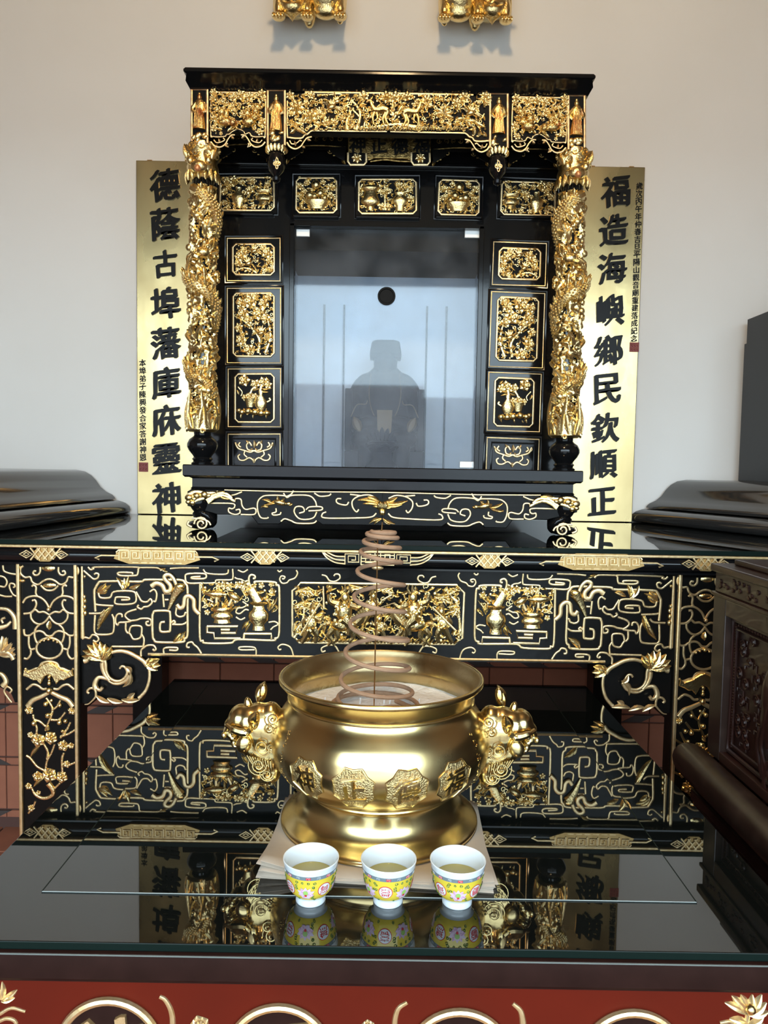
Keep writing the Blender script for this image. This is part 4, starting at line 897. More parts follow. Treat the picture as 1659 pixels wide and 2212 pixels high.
    bird(R, 1310, 1800, 1.0, -1, 'crane'); clutter(R, 1075, 1430, 1410, 1985, 30, 48)
    n = panel((508, 808, 592, 912), (493, 797, 606, 922), mir); R = Rel(n, YP, 280, 760, 4.608, 'gold', mir, 0.002)
    R.V(1305, [(26, 390), (20, 430), (62, 490), (58, 540), (35, 575)], 'vase'); R.V(1200, [(66, 465), (45, 500), (32, 550)], 'flower_pot')
    for x, y, r in ((1140, 285, 62), (1250, 320, 50), (1330, 300, 52), (1380, 330, 40), (1200, 440, 44), (1150, 455, 36), (1250, 445, 36)): R.F(x, y, r)
    R.L("1205,440 1215,380 1260,340", 10, 'branch'); R.L("1300,390 1310,340", 12, 'branch'); R.L("1080,350 1120,400 1110,440", 6, 'branch'); R.L("1370,500 1400,480 1390,460", 9, 'spout')
    for x, y, r in ((1120, 600, 34), (1180, 590, 40), (1250, 600, 42), (1310, 610, 40), (1370, 610, 34), (1090, 585, 26)): R.E(x, y, r, r*0.8, 0.003, name='rock')
    for x in (1120, 1240, 1370): R.LF([(x, 610), (x-10, 665)], 24, 'foot')
    R.LF("1290,380 1380,400 1290,370 1230,390 1300,360 1420,360 1090,430 1070,380 1360,250 1400,290", 26); clutter(R, 1090, 560, 1400, 640, 8, 30)
    n = node('motif_panel', shrine); R = Rel(n, YP, 0, 0, 1, 'line', mir)
    R.L([(493, 1008), (493, 938), (605, 938), (605, 1008)], 1.5, 'gold_line', smooth=False, d=0.001); R.L([(488, 1008), (488, 932), (610, 932), (610, 1008)], 3.0, 'moulding', smooth=False, m='black'); R.L([(503, 1006), (503, 948), (595, 948), (595, 1006)], 2.0, 'moulding', smooth=False, m='black')
    R = Rel(n, YP, 280, 760, 4.608, 'line', mir, 0.002)
    for f in (1, -1):
        fl = lambda p: [(1240+f*(x-1240), y) for x, y in pts(p)]
        for p in ("1240,1100 1225,1075 1190,1055 1140,1080 1095,1075 1080,1040 1100,1020", "1055,905 1080,960 1150,985 1200,1000 1240,985", "1240,985 1180,975 1165,930 1190,900 1215,935", "1110,950 1085,930 1100,900", "1150,985 1140,1020 1170,1050"): R.L(fl(p), 8.5)
        R.LF(fl("1070,950 1050,900 1190,920 1160,880 1225,960 1200,990"), 26, 'leaf')
    R.LF("1240,960 1240,880 1240,1060 1240,1110", 34, 'leaf')
# top row, centre
n = panel((775, 388, 899, 462)); R = Rel(n, YP, 740, 370, 3.53, 'gold', None, 0.002)
lace(R, (132, 65, 552, 312), 160, 0.011, 7); R.V(215, [(14, 75), (30, 88), (16, 98), (62, 118), (72, 130), (62, 145), (46, 155), (58, 195), (74, 222), (70, 240), (30, 264), (38, 292)], 'censer'); R.V(440, [(46, 168), (36, 186), (62, 215), (60, 238), (30, 264), (36, 302)], 'vase')
R.L("320,75 322,180 325,300", 8, 'sceptre'); R.L("280,100 292,130 270,160", 7, 'handle'); R.L("150,100 138,130 158,160", 7, 'handle')
for x, y, r in ((430, 110, 34), (340, 150, 30), (300, 160, 24), (520, 210, 30), (515, 130, 26), (300, 270, 30), (345, 275, 30), (480, 110, 24)): R.F(x, y, r)
R.LF("430,165 390,90 440,165 500,90 435,165 430,80 450,165 540,140 500,290 550,260 330,230 380,210", 24); clutter(R, 150, 80, 540, 300, 14, 24)
# mouldings under and over the top row
for rect in ((476, 592, 463), (634, 732, 468), (768, 906, 470), (940, 1040, 470), (1078, 1206, 470)):
    a = W(rect[0], rect[2], YP); b = W(rect[1], rect[2], YP); zz = (a.z+b.z)/2
    bev(quadbox('sill_moulding', (a.x, YP-0.014, zz-0.006), (b.x, YP, zz+0.003), 'black', shrine), 0.003)
a = zc(360, YP); bev(quadbox('head_moulding', (XS-pw, YP-0.016, a-0.006), (XS+pw, YP, a+0.006), 'black', shrine), 0.003)
# ---- carved frieze
def figure(R, x, y, s, par):
    mb = MB(); q = lambda a, b, d=0.004: R.P(x+a*s, y+b*s, d)
    mb.ell(q(0, -250), (28*s*R.k, 24*s*R.k, 34*s*R.k)); mb.ell(q(0, -285), (18*s*R.k, 16*s*R.k, 22*s*R.k))
    mb.tube(crom([q(0, -215), q(5, -120), q(0, 0), q(-5, 130)], 4), [s*R.k*v for v in (40, 50, 58, 62, 60, 55, 52, 54, 58, 62, 68, 70, 72)], 8, flat=0.6)
    mb.tube(crom([q(-40, -180), q(-85, -110), q(-50, -60)], 4), [24*s*R.k, 16*s*R.k], 6); mb.tube(crom([q(45, -180), q(80, -100), q(40, -70)], 4), [26*s*R.k, 18*s*R.k], 6)
    for i in range(8): mb.tube(crom([q(-40+i*11, -100+random.uniform(-50, 20), 0.013), q(-48+i*13, 0, 0.014), q(-52+i*14, 120, 0.014)], 3), 6*s*R.k, 5)
    o = mb.build('standing_figure', 'goldred', par)
    for i in range(7): MB().ell(q(random.uniform(-75, 75), 165+random.uniform(-20, 90), 0.002), (random.uniform(25, 45)*s*R.k, 18*s*R.k, random.uniform(18, 34)*s*R.k), random.random()).build('rock', 'gold', par)
    return o
for i, (x0, y0, x1, y1) in enumerate(((413, 194, 450, 311), (577, 196, 617, 316), (1057, 203, 1098, 322), (1226, 207, 1264, 325))):
    n = node('figure_post', shrine); R = Rel(n, YS, 0, 0, 1, 'redline')
    R.PL([(x0, y0), (x1, y0), (x1, y1), (x0, y1)], 0.002, 'field', 'blackf')
    R.L([(x0+1.5, y0+1.5), (x1-1.5, y0+1.5), (x1-1.5, y1-1.5), (x0+1.5, y1-1.5)], 2.4, 'post_frame', smooth=False, closed=True, d=0.003)
    RF = Rel(n, YS-0.002, (x0+x1)/2, (y0+y1)/2, 6.9125, 'gold'); figure(RF, 0, 30, 1.25, n)
fz = node('flower_frieze', shrine)
for mir in (None, XS):
    n = node('beast_frieze', shrine); R = Rel(n, YS, 400, 180, 6.9125, 'gold', mir, 0.005); RL = Rel(n, YS, 400, 180, 6.9125, 'line', mir, 0.002)
    RL.PL("372,130 1205,135 1205,790 1160,815 1010,815 960,765 900,780 790,710 710,745 640,790 590,815 420,815 372,750", 0.0015, 'field', 'blackf')
    RL.L("385,200 385,745 420,800 590,800 620,770 660,765 710,725 790,690 870,720 900,765 960,745 1010,800 1160,800 1195,770 1200,200", 11, 'arch_line', n=4); RL.L("470,138 1100,146", 12, 'top_line', smooth=False)
    for f in (1, -1):
        fl = lambda p: [(790+f*(x-790), y) for x, y in pts(p)]
        RL.L(fl("385,880 440,938 530,955 600,910 640,840 690,780 745,775"), [12, 9], 'scroll'); RL.L(fl("430,850 470,890 540,880 590,850 570,820"), 8, 'scroll'); RL.L(fl("640,900 600,935 650,955"), 7, 'scroll'); RL.LF(fl("690,790 735,830 520,890 500,830 600,900 640,960"), 36, 'leaf')
    for x, y, r in ((430, 150, 62), (420, 240, 56), (1150, 170, 66), (1170, 240, 44), (830, 190, 80), (720, 220, 66), (960, 210, 66), (530, 290, 46), (700, 370, 62), (440, 680, 52), (1120, 740, 52), (1150, 580, 62), (870, 470, 62), (540, 760, 30)): R.F(x, y, r, 6, 'blossom')
    for p in ("400,340 460,345 480,400 425,450 430,500 500,550", "1040,215 1105,260 1120,340", "580,390 590,340 650,330 720,300", "940,390 960,340 1010,360 1010,290", "760,350 800,310 860,320 930,300", "570,170 565,230 620,265"): R.L(p, [13, 9], 'tendril', m='line')
    lace(R, (395, 165, 1190, 690), 256, 0.011, 5)
    # beast: body, head and paws, and its rider's ball
    for nm, L in (('beast', ((610, 600, 120, 62), (540, 550, 62, 52), (560, 450, 52, 62), (720, 610, 62, 60), (620, 480, 45, 80))), ('beast', ((960, 600, 105, 72), (1090, 385, 58, 44), (1060, 450, 60, 56), (940, 480, 62, 56), (1040, 540, 70, 50)))):
        mb = MB()
        for x, y, a, b in L: R.E(x, y, a, b, 0.005, mb=mb)
        for x, y, a, b in L:
            for k in range(7): R.E(x+random.uniform(-a, a)*0.8, y+random.uniform(-b, b)*0.8, 18, 14, 0.005+min(a, b)*R.k*0.8, mb=mb)
        mb.build(nm, 'goldred', n)
    R.LF("560,700 480,700 700,690 640,740 760,640 800,700 880,640 840,690 1100,620 1180,600 1000,650 1060,720 470,640 400,700 680,420 720,330 760,420 700,350 640,430 590,390", 52); clutter(R, 400, 180, 1180, 640, 34, 60); clutter(R, 400, 660, 560, 780, 7, 45); clutter(R, 1020, 680, 1180, 780, 7, 45)
    # half of the long flower frieze border
    RB2 = Rel(fz, YS, 610, 190, 6.9125, 'line', mir, 0.002)
    RB2.L("75,200 75,690 110,745 280,755 330,710 380,690 430,650 520,642 1000,650 1560,655", 12, 'arch_line', n=4); RB2.L("340,70 1560,85", 14, 'top_line', smooth=False); RB2.PL("65,100 1570,85 1570,640 520,642 430,660 380,700 330,725 280,765 110,755 65,700", 0.0015, 'field', 'blackf')
    RB2.L("70,820 110,880 190,915 270,880 320,810 370,750 440,735", [12, 9], 'scroll'); RB2.L("110,790 140,840 210,830 260,790 290,800", 8, 'scroll'); RB2.LF("370,760 430,790 200,870 180,800 300,870 340,900", 38, 'leaf')
    RB2.F(120, 120, 66, 6, 'blossom', 'gold')
R = Rel(fz, YS, 610, 190, 6.9125, 'gold', None, 0.005)
lace(R, (90, 110, 1560, 640), 441, 0.011, 3)
for x, y, r in ((215, 310, 115), (420, 430, 110), (430, 120, 60), (360, 240, 52), (570, 400, 62), (290, 510, 52), (650, 520, 56), (770, 520, 62), (890, 470, 48), (1220, 130, 80), (1560, 150, 95), (130, 400, 46)): R.F(x, y, r, 7 if r > 90 else 5, 'peony' if r > 90 else 'blossom', layers=3 if r > 90 else 2)
for p, r in (("970,640 960,520 1010,420 1020,350", [26, 12]), ("1100,640 1150,500 1160,380 1100,270 1030,200", [28, 12]), ("1160,450 1060,350 980,290 880,240", [14, 8]), ("940,430 880,350 820,290", [14, 6]), ("1210,640 1240,500 1300,420", [16, 8]), ("520,120 700,115 860,105 1000,180", [9, 9]), ("500,230 560,240 620,290", 8), ("300,370 360,420", 8), ("470,560 580,630", 9), ("650,590 790,630", 9), ("1200,200 1215,350", 12)): R.L(p, r, 'branch')
R.LF("130,530 350,690 150,510 300,560 240,600 370,700 120,690 200,620 480,300 560,370 460,520 620,560 700,480 740,560 1000,630 1080,560 920,570 960,640 1030,600 980,460 1110,560 1080,640 1230,420 1270,520 1180,380 1240,350", 62)
bird(R, 740, 310, 1.7, -1, 'pheasant'); bird(R, 820, 230, 1.2, 1, 'pheasant'); clutter(R, 100, 130, 1000, 620, 46, 58)
def deer(R, x, y, s, f, par):
    mb = MB(); q = lambda a, b, d=0.007: R.P(x+a*s*f, y+b*s, d)
    def T(p, r): mb.tube(crom([q(*a) for a in p], 4), [v*s*R.k for v in r], 7)
    T([(-110, 0), (-50, -22), (20, -10), (90, -12)], [44, 46, 44, 42]); mb.ell(q(-100, 5), (52*s*R.k, 32*s*R.k, 46*s*R.k)); T([(80, -10), (120, -80), (140, -150)], [34, 20]); T([(135, -150), (180, -140), (205, -120)], [24, 12]); T([(130, -170), (110, -210)], [10, 4])
    T([(80, 20), (110, 100), (95, 200)], [22, 9]); T([(50, 25), (40, 110), (80, 150)], [20, 8]); T([(-110, 30), (-80, 110), (-125, 210)], [26, 9]); T([(-80, 30), (-40, 120), (-60, 210)], [22, 9]); T([(-145, 0), (-175, 25)], [12, 5])
    return mb.build('deer', 'goldred', par)
deer(R, 1460, 370, 1.0, -1, fz)
R = Rel(fz, YS, 830, 190, 6.9125, 'gold', None, 0.005); lace(R, (30, 120, 1500, 650), 441, 0.011, 8); deer(R, 400, 400, 1.0, 1, fz)
for p, r in (("110,520 220,350 300,230", [16, 8]), ("130,470 130,300 120,200", [14, 8]), ("560,620 500,480", 12), ("740,620 730,470", [14, 8]), ("700,170 790,200 860,180 970,220 900,310", 9), ("870,600 880,470", [12, 8]), ("980,580 960,480", 10), ("1240,330 1300,270 1370,215 1450,210", 10), ("1230,320 1190,260 1200,180", [10, 16]), ("1380,560 1420,620 1440,690", 12), ("1490,400 1440,490", 9), ("1080,310 1140,350", 8)): R.L(p, r, 'branch')
for x, y, r in ((640, 190, 78), (1080, 230, 70), (1510, 130, 66), (1200, 150, 74), (150, 150, 90), (330, 140, 74), (60, 170, 60), (480, 250, 50), (1530, 240, 44), (20, 160, 50)): R.F(x, y, r, 6, 'blossom')
R.LF("880,400 760,330 890,400 740,430 900,400 1040,360 900,410 1040,460 890,410 890,510 890,400 860,290 620,250 480,270 620,250 750,290 620,240 540,340 1200,480 1050,510 1220,490 1300,600 1200,500 1400,500 1330,500 1510,600 1340,720 1320,580 1410,740 1430,640 1480,740 1510,680", 70)
bird(R, 1290, 400, 1.7, -1, 'phoenix')
mb = MB()
for i in range(40):
    x = -330+i*38; mb.leaf(R.P(x, 650, 0.002), R.P(x+random.uniform(20, 60), 650-random.uniform(25, 70), 0.006), 34*R.k, 15*R.k)
mb.build('grass_bank', 'gold', fz); R.L("-300,610 -100,590 100,560 260,560 480,600", [10, 26], 'ground_bank'); clutter(R, 30, 120, 1480, 620, 52, 56); clutter(R, 1280, 640, 1500, 740, 8, 45)
# ---- hanging lotus bosses
for px, py in ((597, 327), (1076, 333)):
    n = node('lotus_pendant', shrine); t = W(px, py-10, YS+0.01); k_ = YS/F
    MB().lathe((t.x, YS+0.012, t.z), [(r*k_, -y*k_) for r, y in ((3, 74), (8, 70), (9, 64), (6, 60), (16, 48), (20, 36), (20, 26), (15, 16), (13, 10), (18, 4), (19, 0))], 20).build('bulb', 'black', n)
    for i in range(9):
        a = -pi/2+(i-4)*0.42; MB().leaf((t.x+17*k_*cos(a), YS+0.012+17*k_*sin(a), t.z-14*k_), (t.x+21*k_*cos(a), YS+0.012+21*k_*sin(a), t.z), 11*k_, 3*k_).build('petal', 'gold', n)
    RQ = Rel(n, YS-0.0145, px+1, py+26, 6.9, 'line'); RQ.L([(50*(1+0.30*cos(4*a_))*cos(a_)*0.8, 62*(1+0.30*cos(4*a_))*sin(a_)) for a_ in [i*pi/16 for i in range(32)]], 7, 'quatrefoil', smooth=False, closed=True); RQ.F(0, 0, 42, 4, 'flower', 'gold')
# ---- inner valance with the name board
YV = 2.19; vl = node('valance', shrine); R = Rel(vl, YV, 0, 0, 1, 'dimgold')
quadbox('valance_board', (XS-pw-0.02, YV+0.004, zc(322, YV)), (XS+pw+0.02, YV+0.012, zc(285, YV)), 'blackm', vl)
for x0, x1 in ((470, 585), (617, 748), (932, 1058), (1096, 1205)):
    dy = (x0-835)*0.016; R.L([(x0, 322+dy), ((x0+x1)/2-20, 318+dy), ((x0+x1)/2+20, 318+dy), (x1, 322+dy)], 1.2, 'valance_line'); 
    for (cx, f) in ((x0+22, 1), (x1-22, -1)):
        P = [(x0 if f > 0 else x1, 322+dy), (x0+42 if f > 0 else x1-42, 322+dy), (cx+6*f, 338+dy), (x0+4 if f > 0 else x1-4, 352+dy)]
        R.PL(P, 0.004, 'bracket_board', 'blackm')
        for k in range(4): R.SP(cx-12*f+k*8*f, 330+dy+(3-k)*4, 6.0, 1.2, k, f, 1.0)
        R.LF([(cx-14*f, 345+dy), (cx-20*f, 358+dy)], 8, 'leaf')
    for k in range(7): R.SP(x0+16+k*(x1-x0-30)/6, 303+dy, 5.5, 1.2, k, (-1)**k, 0.9)
nb = node('name_board', shrine); R = Rel(nb, YV-0.012, 0, 0, 1, 'dimgold')
R.PL([(751, 291), (931, 294), (931, 345), (751, 342)], 0.004, 'board', 'dimgold', 0.001)
for i, ch in enumerate('神正德福'):
    p = W(772+i*46, 313+i*0.8, YV-0.017); char('character', ch, nb, 'ink', (p.x, YV-0.0165, p.z), 36*YV/F, 0.03, 0.1)
R.L([(752, 292), (930, 295), (930, 343), (752, 340)], 1.6, 'board_edge', smooth=False, closed=True, d=0.004)
R.L("795,345 820,338 845,342 870,340 890,346", 2.0, 'wave_line'); R.L("800,349 830,345 860,348 886,349", 1.6, 'wave_line')
for x0 in (752, 889):
    R = Rel(nb, YV-0.02, 0, 0, 1, 'line'); R.L([(x0, 330), (x0, 349), (x0+5, 356), (x0+34, 356), (x0+39, 350), (x0+39, 331)], 2.4, 'bracket', smooth=False); R.PL([(x0, 330), (x0+39, 331), (x0+37, 354), (x0+3, 354)], 0.002, 'bracket_plate', 'blackm'); R.F(x0+19, 342, 11, 7, 'lotus', 'gold', d=0.002)
# ================================================================ the deity and its vessel behind the pane
YD = 2.44; k_ = YD/F; dc = W(829, 1010, YD)
deity = thing('seated_deity_statue', 'dark seated deity statue in a flat court hat behind the glass door', 'statue')
zb = zpb+0.0; DX = dc.x
def dz(y): return W(829, y, YD).z
mb = MB()
def DE(px, py, rx, ry, rz, dy=0.0, rot=0.0): mb.ell((DX+(px-829)*k_, YD+dy, dz(py)), (rx*k_, ry*k_, rz*k_), rot, 16, 10)
DE(829, 925, 66, 45, 90); DE(829, 850, 52, 36, 62); DE(829, 812, 28, 24, 30); DE(829, 782, 26, 26, 34, -0.01)
for f in (-1, 1):
    DE(829+f*48, 845, 26, 28, 42, 0, f*0.5); DE(829+f*66, 890, 18, 24, 46, -0.02, f*0.1); DE(829+f*44, 918, 38, 22, 14, -0.055, f*-0.25); DE(829+f*38, 950, 32, 34, 22, -0.05); DE(829+f*34, 990, 22, 22, 42, -0.07); DE(829+f*34, 1024, 24, 34, 10, -0.085)
DE(829, 792, 7, 14, 8, -0.026); DE(829, 985, 55, 38, 40)
remesh(mb.build('robed_body', 'deity', deity), 0.0045, 2)
mb = MB(); hz = dz(772)
mb.add([(DX+sx*a*k_, YD+sy*b*k_, hz+z*k_) for a, b, z in ((33, 26, -4), (33, 28, 6), (29, 24, 30), (20, 18, 34)) for sx, sy in ((-1, -1), (1, -1), (1, 1), (-1, 1))], [(4*i+k, 4*i+(k+1) % 4, 4*i+4+(k+1) % 4, 4*i+4+k) for i in range(3) for k in range(4)]+[(12, 13, 14, 15), (3, 2, 1, 0)])
bev(mb.build('court_hat', 'deity', deity, smooth=False), 0.003)
MB().tube(crom([(DX+x*k_, YD-0.075+abs(x)*0.0006, dz(y)) for x, y in ((-30, 812), (-33, 860), (-22, 900), (0, 915), (22, 900), (33, 860), (30, 812))], 5), 0.0013, 5).build('necklace', 'deitygold', deity)
for f in (-1, 1): MB().tube(crom([(DX+f*x*k_, YD-0.08, dz(y)) for x, y in ((70, 905), (58, 880), (40, 878), (36, 870))], 5), 0.0014, 5).build('robe_trim', 'deitygold', deity); MB().leaf((DX+f*50*k_, YD-0.09, dz(935)), (DX+f*64*k_, YD-0.085, dz(905)), 0.03, 0.006).build('robe_patch', 'deitygold', deity)
MB().plate([(DX-14*k_, dz(940)), (DX+14*k_, dz(940)), (DX+16*k_, dz(890)), (DX-16*k_, dz(890))], YD-0.09, YD-0.08).build('apron_panel', 'deitygold', deity, smooth=False)
throne = thing('throne', 'dark square-backed wooden throne under the seated deity', 'throne')
a0, a1 = DX-83*k_, DX+83*k_
bev(quadbox('seat_box', (a0, YD-0.075, zb), (a1, YD+0.10, dz(975)), 'deity', throne), 0.003); bev(quadbox('back_board', (a0, YD+0.075, dz(975)), (a1, YD+0.10, dz(845)), 'deity', throne), 0.003)
for sx in (a0, a1-0.022): bev(quadbox('arm', (sx, YD-0.075, dz(975)), (sx+0.022, YD+0.075, dz(845)), 'deity', throne), 0.003)
ve = thing('carved_pot', 'small dark carved pot in front of the seated deity inside the shrine', 'pot'); vx = W(824, 1000, 2.335).x; kv = 2.335/F
MB().lathe((vx, 2.335, zpb), [(r*kv, z*kv) for r, z in ((36, 0), (34, 8), (24, 20), (24, 36), (30, 42), (33, 50), (30, 58), (25, 60))], 24).build('bowl', 'deity', ve)
MB().tube([(vx+33*kv*cos(a*pi/12), 2.335+33*kv*sin(a*pi/12), zpb+(50+3*sin(a*2.1))*kv) for a in range(24)], 4*kv, 6, True).build('wavy_rim', 'deity', ve)
for i in range(9): a = pi*i/8; MB().leaf((vx+18*kv*cos(a), 2.335, zpb+58*kv), (vx+34*kv*cos(a), 2.33, zpb+(60+30*sin(a))*kv), 12*kv, 4*kv).build('leaf', 'deity', ve)
# ================================================================ couplet boards on the wall
YC = 2.60
def couplet(side, big, small, label, bx, bys, sx_, sys_, seal_y, x_edge):
    t = thing('couplet_board', label, 'couplet', 'pair of brass couplet boards')
    if side < 0:
        x0 = W(292.5, 346, YC).x*0.5+W(298, 1116, YC).x*0.5; x1 = x0+0.222; zt_ = W(292, 346, YC).z; 
    else:
        x1 = W(1396, 361, YC).x*0.5+W(1363, 1128, YC).x*0.5; x0 = x1-0.222; zt_ = W(1396, 361, YC).z
    bd = quadbox('board', (x0, YC, ALT_Z+0.001), (x1, YC+0.02, zt_), 'couplet', t); bev(bd, 0.002)
    for (xx, zz) in ((x0+0.045, zt_), (x1-0.045, zt_)): quadbox('hook', (xx-0.008, YC+0.002, zz), (xx+0.008, YC+0.018, zz+0.003), 'wire', t)
    for ch, px, py, sz in big:
        p = W(px, py, YC); char('character', ch, t, 'ink', (p.x, YC-0.0005, p.z), sz*1.1*YC/F, 0.036, 0.05)
    for i, ch in enumerate(small):
        f = i/(len(small)-1); py = sys_[0]+(sys_[1]-sys_[0])*f; px = sx_[0]+(sx_[1]-sx_[0])*f; p = W(px, py, YC)
        char('small_character', ch, t, 'ink', (p.x, YC-0.0005, p.z), (abs(sys_[1]-sys_[0])/(len(small)-1))*0.9*YC/F, 0.03, 0.04)
    p = W(sx_[1] + (1 if side < 0 else 1), seal_y, YC); hw = 10*YC/F
    sl = node('seal', t); bev(quadbox('seal_field', (p.x-hw, YC-0.002, p.z-hw), (p.x+hw, YC+0.001, p.z+hw), 'seal', sl), 0.0006)
    for i in range(3):
        for j in range(2): 
            q_ = (p.x+(-0.6+0.6*i)*hw, p.z+(-0.4+0.8*j)*hw)
            MB().tube([(q_[0]-hw*0.22, YC-0.0025, q_[1]+hw*0.25), (q_[0]+hw*0.2, YC-0.0025, q_[1]+hw*0.2), (q_[0]-hw*0.15, YC-0.0025, q_[1]-hw*0.05), (q_[0]+hw*0.22, YC-0.0025, q_[1]-hw*0.25)], hw*0.05, 4).build('seal_stroke', 'couplet', sl)
yL = (400, 484, 570, 655, 741, 827, 908, 990, 1075)
couplet(-1, [(c, 357+3.0*(i/8), yL[i], 60 if c != '古' else 50) for i, c in enumerate('德蔭古埠藩庫庥靈神')], '本埠弟子陳興發合家答謝神恩',
        'brass couplet board with nine black characters left of the shrine', 357, yL, (308, 309), (784, 988), 1009, 292)
yRr = (414, 497, 580, 670, 757, 840, 924, 1003, 1083)
couplet(1, [(c, 1329-29.5*(i/8), yRr[i], 58) for i, c in enumerate('福造海嶼鄉民欽順正')], '歲次丙午年仲春吉旦平陽山觀音廟重建落成紀念',
        'brass couplet board with nine black characters right of the shrine', 1325, yRr, (1381, 1369), (402, 731), 750, 1396)
# ================================================================ polished plinths on the altar
pprof = [(0.05, 0.0), (0.012, 0.0015), (0.004, 0.006), (0.0, 0.014), (0.004, 0.026), (0.018, 0.038), (0.040, 0.0455), (0.052, 0.0475), (0.053, 0.052), (0.056, 0.058), (0.064, 0.066), (0.085, 0.076), (0.104, 0.092), (0.120, 0.115), (0.136, 0.132), (0.158, 0.145), (0.19, 0.151)]
def plinth(sx, xt, yf, label, sl):
    lev = []; vs = []; fs = []
    for ins, z in pprof:
        xa = xt+sx*ins; xb = xt+sx*1.0; xf = xa+sx*sl*(2.615-yf-ins*0.8); vs += [(xf, yf+ins*0.8, ALT_Z+0.0005+z), (xb, yf+ins*0.8, ALT_Z+0.0005+z), (xb, 2.615, ALT_Z+0.0005+z), (xa, 2.615, ALT_Z+0.0005+z)]
    n = len(pprof); fs = [(3, 2, 1, 0), tuple(4*(n-1)+i for i in range(4))] + [(4*i+k, 4*i+(k+1) % 4, 4*i+4+(k+1) % 4, 4*i+4+k) for i in range(n-1) for k in range(4)]
    t = thing('plinth', label, 'plinth', 'polished plinths at the ends of the altar')
    lo_ = MB().add(vs[:4*8], [f for f in fs if max(f) < 32] + [(28, 29, 30, 31)]).build('lower_moulding', 'satin', t, ang=60); fixn(lo_)
    up = MB().add(vs[4*8:], [(3, 2, 1, 0)]+[tuple(i-32 for i in f) for f in fs if min(f) >= 32]).build('upper_moulding', 'satin', t, ang=60); fixn(up)
    return t
xpl = W(257, 1115, 2.5).x; xpr = W(1386, 1128, 2.5).x
plinth(-1, xpl, 1.736, 'glossy black moulded plinth at the left end of the altar', 0.10); plinth(1, xpr, 1.736, 'glossy black moulded plinth at the right end, carrying the dark cabinet', 0.40)
sb_ = thing('dark_cabinet', 'tall dark slate-coloured cabinet standing on the right plinth', 'cabinet')
xc0 = W(1628, 850, 2.5).x; zc1 = W(1632, 680, 2.5).z; zc0 = ALT_Z+0.152; zs = W(1630, 735, 2.5).z
quadbox('body', (xc0, 2.22, zc0), (xc0+0.55, 2.58, zs), 'slate', sb_); quadbox('upper_body', (xc0+0.007, 2.227, zs), (xc0+0.55, 2.58, zc1), 'slate', sb_)
# ================================================================ carved rosewood side table on the right
cab = thing('rosewood_chest', 'dark carved rosewood chest with rounded rail at the right edge', 'chest')
YE = 1.56; X0 = W(1536, 1420, YE).x; ztop = W(1545, 1217, YE).z; YN = 0.42
zr = W(1500, 1650, 1.55).z
k3 = YE/F
bev(quadbox('top_board', (X0-0.006, YN, ztop-0.016), (X0+0.5, YE+0.01, ztop), 'rose', cab), 0.003)
bev(quadbox('top_tier', (X0+0.03, YN, ztop), (X0+0.5, YE-0.02, ztop+0.012), 'rose', cab), 0.003)
bev(quadbox('carved_band', (X0+0.002, YN, ztop-0.058), (X0+0.49, YE, ztop-0.016), 'rose', cab), 0.002)
bev(quadbox('band_moulding', (X0-0.004, YN, ztop-0.066), (X0+0.49, YE+0.006, ztop-0.058), 'rose', cab), 0.002)
zpb_ = zr+0.045
quadbox('core', (X0+0.022, YN, 0.02), (X0+0.49, YE-0.01, ztop-0.06), 'rose', cab)
bev(quadbox('end_post', (X0, YE-0.055, zpb_-0.02), (X0+0.05, YE, ztop-0.066), 'roserail', cab), 0.002)
bev(quadbox('top_rail', (X0, YN, ztop-0.10), (X0+0.05, YE-0.055, ztop-0.066), 'rose', cab), 0.002)
bev(quadbox('bottom_rail', (X0, YN, zpb_-0.02), (X0+0.05, YE-0.055, zpb_), 'rose', cab), 0.002)
def XP(y, z, d=0.0): return Vector((X0+0.022-d, y, z))
pz0, pz1 = zpb_, ztop-0.10; py1 = YE-0.055
for ins, rr, nm in ((0.006, 0.0045, 'bead_frame'), (0.022, 0.003, 'inner_frame')):
    MB().tube([XP(py1-ins, pz0+ins, 0.006), XP(py1-ins, pz1-ins, 0.006), XP(YN+0.05, pz1-ins, 0.006), XP(YN+0.05, pz0+ins, 0.006)], rr, 6, True).build(nm, 'rose', cab, smooth=False)
bp = node('bead_row', cab)
for i in range(44):
    z = pz0+0.016+i*(pz1-pz0-0.03)/43; MB().ell(XP(py1-0.014, z, 0.004), (0.003, 0.004, 0.0035), 0, 6, 4).build('bead', 'rose', bp)
for i in range(26): MB().ell(XP(py1-0.014-i*0.011, pz1-0.014, 0.004), (0.003, 0.004, 0.0035), 0, 6, 4).build('bead', 'rose', bp)
rel = node('figure_relief', cab); rnd = random.Random(3)
fy = 1.30; fz0 = pz0+0.02; fh = pz1-pz0-0.05
mb = MB()
for y, z, ry, rz, d in ((0, 0.92, 0.024, 0.03, 0.016), (0, 0.97, 0.018, 0.016, 0.014), (0, 0.72, 0.05, 0.07, 0.014), (0, 0.5, 0.055, 0.09, 0.014), (0.0, 0.28, 0.058, 0.09, 0.013), (0, 0.1, 0.065, 0.06, 0.012), (0.05, 0.66, 0.022, 0.06, 0.016), (-0.05, 0.66, 0.022, 0.06, 0.016), (0.045, 0.45, 0.03, 0.07, 0.016)):
    mb.ell(XP(fy+y, fz0+z*fh*0.92, 0.002), (d, ry, rz), 0, 12, 8)
remesh(mb.build('robed_figure', 'rose', rel), 0.004, 2)
for i in range(12):
    y = fy+rnd.uniform(-0.055, 0.06); z = fz0+fh*rnd.uniform(0.1, 0.7); MB().tube(crom([XP(y, z, 0.016), XP(y+rnd.uniform(-0.02, 0.02), z-0.04, 0.018), XP(y+rnd.uniform(-0.03, 0.03), z-0.09, 0.015)], 4), 0.003, 5).build('robe_fold', 'rose', rel)
